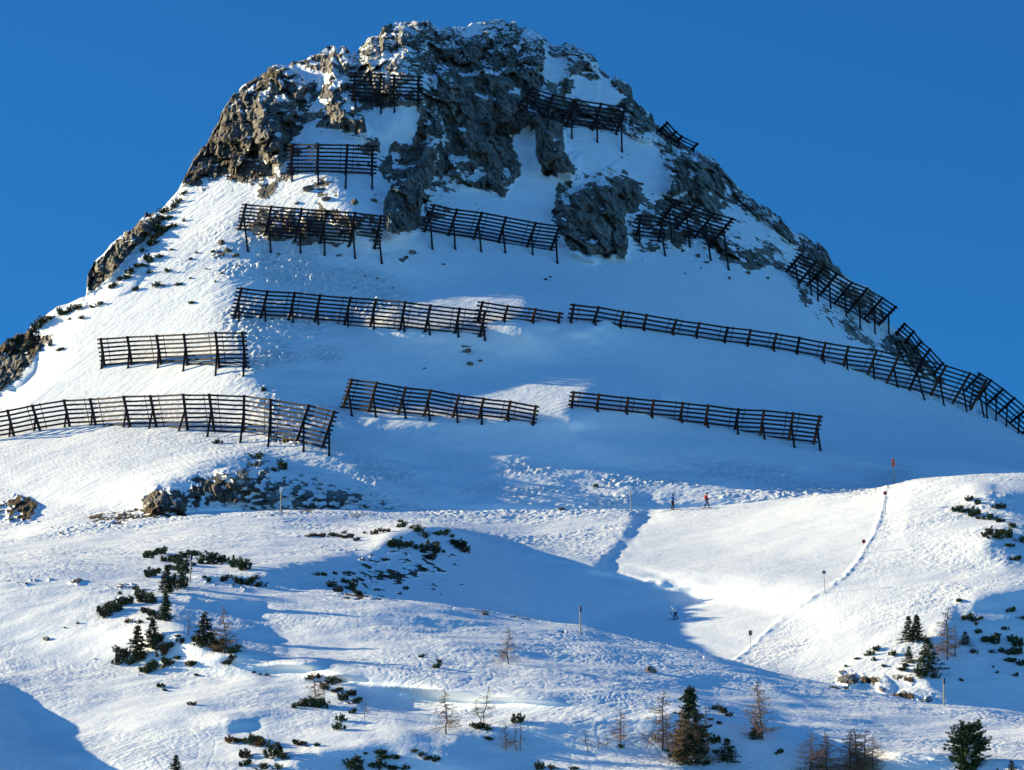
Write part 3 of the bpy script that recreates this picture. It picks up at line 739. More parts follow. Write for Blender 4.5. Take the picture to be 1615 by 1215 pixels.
# ---------------------------------------------------------------- avalanche snow bridges
M_STEEL = simple_mat('weathered_steel', (.024, .014, .016), .8, .45, 2.0, .2)
M_STEEL2 = simple_mat('rusty_steel', (.13, .045, .020), .8, .4, 2.0, .1)
FENCES = [
 ("long curved snow fence crossing the sunlit slope at the left edge of the photo", 7.1, 10, 0,
  [(-28,655,-16,695,-24,697),(12,648,22,688,15,689),(51,640,63,679,54,680),(101,632,110,673,102,674),(142,630,151,671,144,671),(195,626,205,674,195,674),(237,625,247,674,235,676),(289,623,296,679,282,680),(330,623,338,681,327,689),(385,625,384,682,379,698),(427,631,426,688,423,704),(487,640,468,696,479,712),(527,650,508,707,519,719)]),
 ("short straight snow fence on white sunlit snow above the long curved one", 6.7, 8, 0,
  [(159,535,165,578,160,581),(201,532,208,575,202,580),(247,530,254,575,249,580),(290,528,296,576,289,585),(340,525,346,580,340,592),(382,525,388,580,384,593)]),
 ("long eight-beam snow fence mid face with a sunlit patch behind its right end", 6.2, 9, 0,
  [(381,455,370,502,377,506),(422,460,411,502,419,506),(465,462,456,504,462,509),(505,466,496,508,502,511),(553,470,543,513,549,515),(593,473,584,516,590,519),(639,477,631,521,638,523),(679,482,670,524,678,527),(725,487,718,525,723,530),(765,491,757,530,765,536)]),
 ("half buried short snow fence linking the two long middle rows", 6.3, 8, 1,
  [(761,477,753,508,757,510),(801,483,794,506,796,508),(845,488,839,508,841,510),(883,494,880,508,881,510)]),
 ("longest snow fence, descending across the blue shaded face to the right ridge", 7.0, 7, 1,
  [(905,481,900,508,901,510),(944,485,936,510,939,513),(983,492,977,516,979,518),(1020,497,1014,520,1016,522),(1067,505,1059,527,1062,529),(1103,510,1097,532,1099,534),(1148,517,1142,539,1143,541),(1184,521,1178,544,1179,547),(1225,527,1218,551,1221,554),(1261,533,1256,558,1258,560),(1302,541,1295,568,1300,573),(1338,547,1330,578,1337,584),(1383,553,1368,592,1379,598),(1418,560,1398,605,1416,612),(1455,567,1434,616,1458,631),(1492,577,1467,625,1489,640),(1530,589,1502,637,1525,650),(1556,600,1530,647,1552,659)]),
 ("small short-legged snow fence on the skyline beside the dark ridge rock", 6.0, 5, 0,
  [(1427,511,1412,528,1414,530),(1441,523,1426,541,1428,543),(1453,539,1437,557,1440,559),(1467,551,1452,572,1455,574),(1487,573,1470,592,1474,594)]),
 ("snow fence on the lower right ridge running out of the photo's right edge", 7.0, 5, 0,
  [(1546,590,1524,614,1530,640),(1563,600,1541,630,1557,660),(1582,614,1557,638,1571,664),(1600,628,1573,653,1587,673),(1620,645,1592,668,1606,684),(1640,661,1612,684,1626,698)]),
 ("dense eight-support snow fence on the right skyline, just above the dark ridge rock", 6.2, 7, 0,
  [(1263,402,1240,430,1260,452),(1287,413,1260,447,1280,466),(1302,420,1272,452,1290,474),(1320,432,1292,467,1310,486),(1344,446,1315,480,1335,500),(1368,455,1336,494,1357,518),(1392,470,1362,504,1380,527),(1413,484,1385,513,1402,528)]),
 ("short two-support snow fence touching the left end of the strongly tilted one", 6.2, 9, 0,
  [(1011,340,1004,373,1009,384),(1046,344,1038,382,1049,404)]),
 ("strongly tilted snow fence against dark rock below the right cliffs", 6.3, 8, 0,
  [(1067,316,1038,355,1060,382),(1095,326,1066,362,1088,390),(1126,337,1095,376,1121,411),(1155,345,1122,386,1149,425)]),
 ("snow fence partly hidden behind a tall rock pillar high on the peak's right", 6.3, 6, 0,
  [(841,140,820,166,830,184),(873,150,857,186,864,200),(908,158,892,200,902,218),(948,164,934,206,942,225),(986,170,971,212,981,239)]),
 ("tiny bent snow fence sticking out of the upper right skyline", 5.6, 4, 0,
  [(1053,194,1038,208,1042,214),(1066,208,1054,219,1058,224),(1076,216,1066,226,1070,230),(1100,227,1091,236,1094,240)]),
 ("left of the two square snow fence panels closest to the summit", 6.0, 9, 0,
  [(560,115,557,160,561,169),(601,117,597,162,601,179)]),
 ("right of the two square snow fence panels closest to the summit", 6.0, 9, 0,
  [(622,119,620,164,622,177),(660,121,659,160,660,167)]),
 ("level snow fence with four supports below a rounded rock on the upper left", 6.0, 9, 0,
  [(461,228,459,275,461,286),(502,228,500,274,502,290),(548,229,545,276,545,297),(588,231,586,278,587,298)]),
 ("snow fence in front of scattered boulders left of the central rock buttress", 5.6, 9, 0,
  [(388,323,378,363,391,396),(428,326,418,371,427,397),(476,330,466,379,474,398),(516,333,505,382,512,402),(560,336,551,387,560,407),(601,341,591,390,602,414)]),
 ("snow fence spanning the couloir foot between two rock buttresses", 5.7, 8, 0,
  [(685,324,669,366,682,393),(721,331,707,372,718,393),(760,336,747,378,759,397),(798,343,786,383,797,399),(845,352,831,390,840,402),(883,357,868,395,879,415)]),
 ("eight-support snow fence low on the face, tall at its left end, buried at its right", 6.4, 7, 1,
  [(555,599,541,644,555,656),(594,604,581,650,593,658),(640,612,628,654,640,660),(679,616,669,657,678,663),(724,624,714,659,722,666),(763,629,755,661,760,668),(805,634,799,662,802,664),(845,641,840,668,841,670)]),
 ("lowest snow fence on the blue shaded snow, ten supports, buried at its left end", 6.7, 6, 1,
  [(905,619,901,643,902,644),(945,623,940,646,943,649),(991,628,987,651,989,653),(1031,632,1027,657,1029,659),(1077,636,1072,664,1076,667),(1117,640,1112,671,1117,675),(1165,646,1159,678,1164,685),(1205,648,1199,687,1206,693),(1251,652,1244,695,1253,706),(1293,657,1283,701,1294,711)]),
]
def snow_fence(label, pitch, over, rusty, sup, idx):
    rng = random.Random(100+idx)
    n = len(sup); B, T_, S = [], [], []
    for (xt, yt, xb, yb, sx, sy) in sup:
        b = ground(xb, yb); hp = math.hypot(xt-xb, yt-yb); H = hp*b[1]/FPX
        b = at(xb, yb, b[1])                      # footing stands in the snow right here
        t = at(xt, yt, b[1]-.50*H)
        g = ground(sx, sy)
        s = at(sx, sy, g[1]); B.append(b); T_.append(t); S.append(s)
    # smooth the line of footings along the row
    root = empty('snow_fence', np.mean(B, 0), label, 'snow fence', 'steel avalanche fences on the mountain')
    O = np.array(root.location)
    for k in range(n):
        b, t, s = B[k]-O, T_[k]-O, S[k]-O
        d = (b-t)/np.linalg.norm(b-t)
        V, F = [], []; beam(V, F, t-d*.14, b+d*.35, .34, .22, (1, 0, 0))
        beam(V, F, b-d*.05+np.array([0, .1, 0]), b+d*.30, .55, .35, (1, 0, 0))
        mobj('girder', V, F, M_STEEL2 if (rusty and rng.random() < .8) else M_STEEL, root)
        q = b + (t-b)*(.58 if np.linalg.norm(b-t) > 2.6 else .45)
        ds = (s-q)/np.linalg.norm(s-q)
        V, F = [], []; beam(V, F, q, s+ds*.35, .25, .24, (1, 0, 0)); beam(V, F, s-ds*.02, s+ds*.3, .32, .32, (1, 0, 0))
        mobj('strut', V, F, M_STEEL, root)
    L = [math.hypot(a[0]-a[2], a[1]-a[3]) for a in sup]
    nl = int(max(L)/pitch)+1
    off = np.array([0, .16, 0])
    for r in range(nl):
        V, F = [], []
        def pt(k): return T_[k]-O + (B[k]-T_[k])*(r*pitch/L[k]) + off
        for k in range(n-1):
            if r*pitch > L[k]+1.5 and r*pitch > L[k+1]+1.5: continue
            a, b = pt(k), pt(k+1)
            if not any(r*pitch <= L[j]+1.5 for j in (k, k+1)): continue
            d = (b-a)/np.linalg.norm(b-a)
            j1, j2 = rng.uniform(-.035, .035), rng.uniform(-.035, .035)
            m = a + (b-a)*rng.choice((.28, .72)) + np.array([0, .02, rng.uniform(-.03, .03)])
            a2 = a - d*(over*a_scale(B[k]) if k == 0 else .05) + np.array([0, 0, j1])
            b2 = b + d*(over*a_scale(B[k])*.9 if k == n-2 else .05) + np.array([0, 0, j2])
            if r*pitch > L[k]+1.5 : a2 = a + (b-a)*.5
            if r*pitch > L[k+1]+1.5: b2 = b - (b-a)*.5
            beam(V, F, a2, m, .12, .225, (0, 1, 0)); beam(V, F, m-d*.03, b2, .115, .215, (0, 1, 0))
            flush = (k == n-2) or (r*pitch > L[k+1]+1.5)
            if flush: mobj('crossbeam', V, F, M_STEEL, root); V, F = [], []
    for k in range(n-1):
        f = (.24, .78)[k % 2]
        t = T_[k]*(1-f)+T_[k+1]*f - O; b = B[k]*(1-f)+B[k+1]*f - O; d = (b-t)/np.linalg.norm(b-t)
        V, F = [], []; beam(V, F, t-d*.22+off, t+(b-t)*.97+off, .085, .06, (1, 0, 0))
        mobj('spacer', V, F, M_STEEL2 if rusty else M_STEEL, root)
    return root
def a_scale(b): return b[1]/FPX
for i, (lb, pitch, over, ru, sup) in enumerate(FENCES): snow_fence(lb, pitch, over, ru, sup, i)
# ---------------------------------------------------------------- plants
def needle_mat(name, col):
    m, nt = new_mat(name); out = nt.nodes.new('ShaderNodeOutputMaterial'); b = nt.nodes.new('ShaderNodeBsdfPrincipled')
    n = tex(nt, 1.5, 5, .65); c = ramp(nt, [(.3, tuple(x*.5 for x in col)), (.55, col), (.75, (col[0]*2.1, col[1]*1.5, col[2]*1.3))], n.outputs[0])
    oi = nt.nodes.new('ShaderNodeObjectInfo'); hv = nt.nodes.new('ShaderNodeHueSaturation')
    nt.links.new(math_(nt, 'ADD', math_(nt, 'MULTIPLY', oi.outputs['Random'], .09), .44), hv.inputs['Hue'])
    nt.links.new(math_(nt, 'ADD', math_(nt, 'MULTIPLY', oi.outputs['Random'], .7), .7), hv.inputs['Value'])
    nt.links.new(c.outputs[0], hv.inputs['Color'])
    sn = tex(nt, 3.2, 3, .6); f = math_(nt, 'MULTIPLY', math_(nt, 'SUBTRACT', sn.outputs[0], .60), 14, clamp=True)
    mx = nt.nodes.new('ShaderNodeMix'); mx.data_type = 'RGBA'; nt.links.new(f, mx.inputs[0]); nt.links.new(hv.outputs[0], mx.inputs[6]); mx.inputs[7].default_value = (.78, .80, .82, 1)
    nt.links.new(mx.outputs[2], b.inputs['Base Color']); b.inputs['Roughness'].default_value = .7; b.inputs['Specular IOR Level'].default_value = .25
    nt.links.new(b.outputs[0], out.inputs[0]); return m
M_NEEDLE = needle_mat('pine_needles', (.034, .056, .020))
M_NEEDLE_D = needle_mat('spruce_needles', (.028, .046, .019))
M_BROWN = simple_mat('withered_needles', (.13, .065, .025), .8, .4, 2.0)
M_BARK = simple_mat('bark', (.095, .070, .052), .9, .4, 6)
M_TWIG = simple_mat('larch_twigs', (.30, .175, .095), .9, .35, 3)
M_TWIG_D = simple_mat('dark_twigs', (.06, .045, .03), .9, .4, 3)
class Acc:
    def __init__(s): s.V = []; s.F = []
    def tube(s, pts, rad, n=4):
        b = len(s.V)
        for i, p in enumerate(pts):
            d = (pts[min(i+1, len(pts)-1)]-pts[max(i-1, 0)]).normalized()
            a = d.orthogonal().normalized(); c = d.cross(a)
            for k in range(n):
                t = 2*math.pi*k/n; s.V.append(p + (a*math.cos(t)+c*math.sin(t))*rad[i])
        for i in range(len(pts)-1):
            for k in range(n): s.F.append((b+i*n+k, b+i*n+(k+1) % n, b+(i+1)*n+(k+1) % n, b+(i+1)*n+k))
    def leaf(s, p, d, l, w, rng):
        u = Vector((rng.gauss(0, 1), rng.gauss(0, 1), rng.gauss(0, 1))); u = (u-d*u.dot(d)).normalized()
        b = len(s.V); s.V += [p-u*w*.5, p+u*w*.5, p+d*l]; s.F.append((b, b+1, b+2))
    def tuft(s, p, d, l, w, n, rng, spread=.8):
        for _ in range(n):
            e = (d + Vector((rng.gauss(0, 1), rng.gauss(0, 1), rng.gauss(0, 1)))*spread*.6).normalized()
            s.leaf(p + Vector((rng.uniform(-1, 1), rng.uniform(-1, 1), rng.uniform(-1, 1)))*l*.3, e, l*rng.uniform(.7, 1.3), w, rng)
    def mesh(s, name, mat):
        me = bpy.data.meshes.new(name); me.from_pydata([tuple(v) for v in s.V], [], s.F); me.materials.append(mat); me.update(); return me
def thing_of(name, parts):
    r = bpy.data.objects.new(name, None); r.empty_display_size = .2
    ch = []
    for pn, me in parts:
        o = bpy.data.objects.new(pn, me); o.parent = r; ch.append(o)
    return r, ch
def place(proto, loc, scale, rot, label, cat, group=None, tilt=(0, 0)):
    r0, ch0 = proto
    r = r0.copy(); link(r); r.location = [float(c) for c in loc]; r.scale = scale; r.rotation_euler = (tilt[0], tilt[1], rot)
    tag(r, label, cat, group)
    for c0 in ch0:
        c = c0.copy(); link(c); c.parent = r
    return r
# dwarf pine, about 1 m wide at scale 1
def mk_dwarf(seed, flat=1., mat=None, sparse=1.):
    rng = random.Random(seed); st, fo = Acc(), Acc()
    for i in range(int(15*sparse)):
        a = rng.uniform(0, 2*math.pi); R = rng.uniform(.12, .5); h = rng.uniform(.25, .62)*flat*(1.1-R*.7)
        p0 = Vector((rng.uniform(-.16, .16), rng.uniform(-.12, .12), -.1))
        p2 = Vector((math.cos(a)*R, math.sin(a)*R*.8, h)); p1 = p0*.5 + p2*.5 + Vector((math.cos(a)*R*.25, math.sin(a)*R*.2, -.12*flat))
        pts = [p0, p1, p1*.35+p2*.65+Vector((0, 0, -.02)), p2]
        st.tube(pts, [.022, .016, .010, .005], 3)
        for k in range(11):
            t = .30+.07*k; q = p1*(1-t)+p2*t if t < 1 else p2
            q = p1.lerp(p2, min(1, (t-.3)/.7*.95+.05))
            d = ((p2-p1).normalized()*.6+Vector((0, 0, .5))).normalized()
            fo.tuft(q + Vector((rng.gauss(0, .04), rng.gauss(0, .04), rng.gauss(0, .025))), d, .115, .042, 9, rng)
    return thing_of('dwarf_pine', [('foliage', fo.mesh('foliage', mat or M_NEEDLE)), ('stem', st.mesh('stem', M_BARK))])
DW = [mk_dwarf(1), mk_dwarf(2, .8), mk_dwarf(3, 1.2), mk_dwarf(4, .6), mk_dwarf(5, .9, None, .6), mk_dwarf(6, 1.1)]
DWB = [mk_dwarf(11, .9, M_BROWN, .6), mk_dwarf(12, .7, M_BROWN, .8)]
# conifer of unit height
def mk_conifer(seed, w=.30, rounded=False, mat=None, base=.04, dens=1.):
    rng = random.Random(seed); tr, fo = Acc(), Acc()
    pts = [Vector((rng.gauss(0, .006)*i, rng.gauss(0, .006)*i, -.05+1.02*i/7)) for i in range(8)]
    tr.tube(pts, [.030*(1-i/8)+.003 for i in range(8)], 6)
    nl = int(30*dens)
    for l in range(nl):
        z = base + (1-base)*(l+rng.random()*.8)/nl*.97
        u = (z-base)/(1-base)
        R = w*((1-u)**.75*.95+.05) if not rounded else w*(math.sin(math.pi*min(1, (1-u)*.82+.10))**.65)
        R *= rng.uniform(.72, 1.12)
        nb = 7 if R > .06 else 4
        for b in range(nb):
            if rng.random() < .12: continue
            a = rng.uniform(0, 2*math.pi); r = R*rng.uniform(.55, 1.12)
            d = Vector((math.cos(a), math.sin(a), 0)); dro = rng.uniform(-.25, .15) if not rounded else rng.uniform(.05, .5)
            e = Vector((0, 0, z)) + d*r + Vector((0, 0, dro*r + (.35*r if u > .8 else 0)))
            s0 = Vector((0, 0, z)); mid = s0.lerp(e, .55)+Vector((0, 0, -.05*r))
            tr.tube([s0, mid, e], [.006, .004, .002], 3)
            for k in range(max(3, int(13*r/w))):
                t = .28+.74*rng.random(); q = s0.lerp(mid, t/.55) if t < .55 else mid.lerp(e, min(1.05, (t-.55)/.45))
                q = q + Vector((rng.gauss(0, .012), rng.gauss(0, .012), rng.gauss(0, .007)))
                dd = (d*.7 + Vector((rng.gauss(0, .5), rng.gauss(0, .5), rng.uniform(-.2, .5)))).normalized()
                fo.tuft(q, dd, .046, .017, 7, rng)
    for k in range(10): fo.tuft(Vector((rng.gauss(0, .006), rng.gauss(0, .006), .94+.006*k)), Vector((0, 0, 1)), .03, .010, 4, rng)
    return thing_of('conifer_tree', [('trunk', tr.mesh('trunk', M_BARK)), ('crown', fo.mesh('crown', mat or M_NEEDLE_D))])
CON = {'slim': mk_conifer(21, .31), 'wide': mk_conifer(22, .40), 'mid': mk_conifer(23, .37), 'round': mk_conifer(24, .37, True, M_NEEDLE, .02, 2.0), 'bushy': mk_conifer(25, .50, False, M_NEEDLE)}
# leafless larch of unit height
def mk_larch(seed, w=.30, crooked=0., base=.15, nb=46, twig=None, fine=1.):
    rng = random.Random(seed); tr, br = Acc(), Acc()
    pts = [Vector((0, 0, -.05))]; n = 9
    for i in range(1, n+1):
        p = pts[-1]; pts.append(p + Vector((rng.gauss(0, .006+crooked*.05), rng.gauss(0, .006+crooked*.03), 1.05/n)))
    tr.tube(pts, [.0125*(1-i/(n+1))+.0022 for i in range(n+1)], 5)
    def tp(z):
        f = min(n-.001, max(0, (z+.05)/1.05*n)); i = int(f); return pts[i].lerp(pts[i+1], f-i)
    for b in range(nb):
        u = (b+rng.random())/nb; z = base+(1-base)*u*.97
        R = w*((1-u)**.65)*rng.uniform(.55, 1.15)+.015; a = rng.uniform(0, 2*math.pi)
        d = Vector((math.cos(a), math.sin(a), rng.uniform(-.15, .25))); s0 = tp(z); e = s0+d*R; m = s0.lerp(e, .5)+Vector((0, 0, -.04*R*3))
        br.tube([s0, m, e], [.0050, .0036, .0022], 3)
        for k in range(int((5+26*R/w)*fine*.62)):
            t = rng.uniform(.12, 1.); q = s0.lerp(m, t*2) if t < .5 else m.lerp(e, t*2-1)
            dd = Vector((rng.gauss(0, 1)+d.x*.8, rng.gauss(0, 1)+d.y*.8, rng.gauss(-.1, .6))).normalized(); l = R*rng.uniform(.10, .36)
            q2 = q+dd*l
            br.tube([q, q2], [.0024, .0014], 3)
            for _ in range(3):
                d3 = (dd+Vector((rng.gauss(0, .8), rng.gauss(0, .8), rng.gauss(0, .6)))).normalized(); q3 = q.lerp(q2, rng.uniform(.3, .9))
                br.leaf(q3, d3, l*.6, .0036, rng)
    return thing_of('larch_tree', [('trunk', tr.mesh('trunk', M_BARK)), ('branches', br.mesh('branches', twig or M_TWIG))])
LAR = {'a': mk_larch(31, .27, 0, .12, 72), 'b': mk_larch(32, .24, .1, .15, 60), 'c': mk_larch(33, .33, .15, .08, 84), 'thin': mk_larch(34, .16, .1, .2, 30, None, .6), 'crook': mk_larch(35, .36, .6, .35, 26, M_TWIG_D, .7), 'dense': mk_larch(36, .30, .05, .03, 110, None, 1.5)}

def put_tree(kind, key, x, y, h, label, group=None, k=0, wide=1.):
    g = ground(x, min(y, 1213)) if y <= 1213 else None
    if g is None:
        # root just below the lower frame edge: walk down the ground sheet
        j = int(np.clip(np.searchsorted(px_c, x), 0, NC-1)); col = TPY[_r0:, j]; kk = int(np.argmin(np.abs(col[:260]-y))); g = TP[_r0+kk, j].copy()
    s = h*g[1]/FPX/.98
    rng = random.Random(int(x*13+y))
    pr = (CON if kind == 'c' else LAR)[key]
    wide *= 1.25 if kind == 'l' else 1.1
    return place(pr, g, (s*wide, s*wide, s), rng.uniform(0, 6.28), label, 'conifer' if kind == 'c' else 'larch', group)
TREES = [
 ('c','slim',262,936,45,'small dark spruce just below and left of the marker pole on the shrubby knoll',1.0),
 ('c','slim',260,980,46,'narrow dark spruce standing directly below another on the blue shaded snow',.95),
 ('c','mid',217,1044,58,'tall dark spruce at the left end of the lower tree pair, shrubs at its foot',.9),
 ('c','mid',241,1022,46,'rounded dark spruce, right and shorter one of the lower left tree pair',1.0),
 ('c','wide',322,1019,54,'dark pointed spruce left of the bare larch with a brown clump',.95),
 ('l','b',354,1031,76,'bare larch right of the dark pointed spruce, long shadow behind',1.0),
 ('l','thin',297,1003,40,'thin bare sapling left of the dark pointed spruce',1.0),
 ('c','bushy',1434,1012,40,'left stem of the bushy double spruce on the right knoll rim',.85),
 ('c','mid',1446,1012,43,'right stem of the bushy double spruce on the right knoll rim',.9),
 ('c','bushy',1463,1062,56,'broad dark spruce above the snow capped rock outcrop',.98),
 ('l','a',1495,1040,84,'tall bare larch on the right knoll beside the broad dark spruce',.9),
 ('l','thin',1507,1036,52,'short bare larch close right of the tall one on the right knoll',1.1),
 ('l','thin',1471,1032,30,'thin dead stem in front of the broad dark spruce on the right knoll',1.),
 ('c','mid',1089,1196,113,'tallest conifer of the bottom clump, dark green with a pointed top',.88),
 ('c','bushy',1088,1207,50,'low dark bush filling the foot of the tallest bottom conifer',1.2),
 ('l','a',1045,1183,94,'bare larch left of the tallest bottom conifer',.95),
 ('l','thin',1052,1183,62,'slender bare larch stem leaning against the larch left of the bottom clump',1.),
 ('l','dense',1076,1203,84,'brown bare larch on the left front of the bottom conifer clump',.95),
 ('l','dense',1101,1203,82,'brown bare larch on the right front of the bottom conifer clump',1.0),
 ('l','thin',1114,1175,62,'small bare larch at the right edge of the bottom conifer clump',1.3),
 ('l','b',977,1172,56,'small bare larch standing alone left of the bottom clump',1.),
 ('l','c',1203,1166,96,'tall bare larch with a dark shrub at its foot, right of the bottom clump',.8),
 ('l','c',1276,1224,68,'leftmost bare brown larch of the group cut by the lower edge',1.25),
 ('l','dense',1302,1226,70,'second bare brown larch from the left in the group cut by the lower edge',1.3),
 ('l','dense',1342,1226,74,'dense brown larch in the middle of the group cut by the lower edge',1.25),
 ('l','a',1353,1226,78,'straight brown larch behind the dense middle one at the lower edge',1.25),
 ('l','a',1363,1226,76,'dark stemmed larch right of the middle in the group at the lower edge',1.15),
 ('l','c',1376,1226,70,'rightmost bare larch of the group cut by the lower edge',.9),
 ('c','round',1526,1226,80,'big rounded stone pine at the lower right corner',1.0),
 ('l','b',704,1158,72,'bare larch with a bent foot left of the twin crooked trees',1.),
 ('l','crook',757,1147,64,'crooked dark leafless tree, left stem of a twin',.9),
 ('l','crook',764,1147,42,'crooked dark leafless tree, right stem of a twin',1.5),
 ('l','b',799,1183,42,'small bare larch under the snow capped pine cushion, left of a row of three',1.1),
 ('l','thin',814,1184,52,'thin bare larch in the middle of a row of three',1.),
 ('l','thin',821,1184,46,'thin bare larch at the right of a row of three',1.),
 ('l','crook',929,1187,34,'small dead tree bending left in the lower middle',1.2),
 ('l','thin',944,1181,24,'tiny bare sapling right of the bending dead tree',1.3),
 ('l','crook',955,1184,27,'small dark dead tree right of the tiny sapling',1.),
 ('l','b',801,1048,60,'lone bare larch on the tracked slope below the ridge marker pole',1.),
 ('c','mid',277,1226,36,'top of a small conifer at the lower edge left of centre',1.),
 ('l','b',496,1112,58,'bare larch rising out of dark shrubs on the lower left slope',.9),
 ('l','thin',575,1131,34,'tiny bare larch in the blue shade right of the dark columnar shrubs',1.2),
 ('l','thin',510,1092,26,'brown sapling among shrubs beside the lower left larch',1.6),
 ('c','bushy',1147,1203,38,'wide dark bush right of the bottom conifer clump',1.15),
 ('c','bushy',1595,1226,26,'low dark conifer at the lower edge right of the stone pine',1.),
 ('c','bushy',1572,1226,14,'lowest small conifer between the stone pine and the right corner',1.),
 ('c','bushy',1192,1167,28,'dark shrub at the foot of the larch right of the bottom clump',1.),
 ('c','bushy',1522,1018,22,'round dark shrub right of the tall larch on the right knoll',1.1),
 ('c','bushy',1433,1046,26,'dark shrub left of the broad dark spruce on the right knoll',.9),
]
for i, (kd, key, x, y, h, lb, wd) in enumerate(TREES): put_tree(kd, key, x, y, h, lb, None, i, wd)
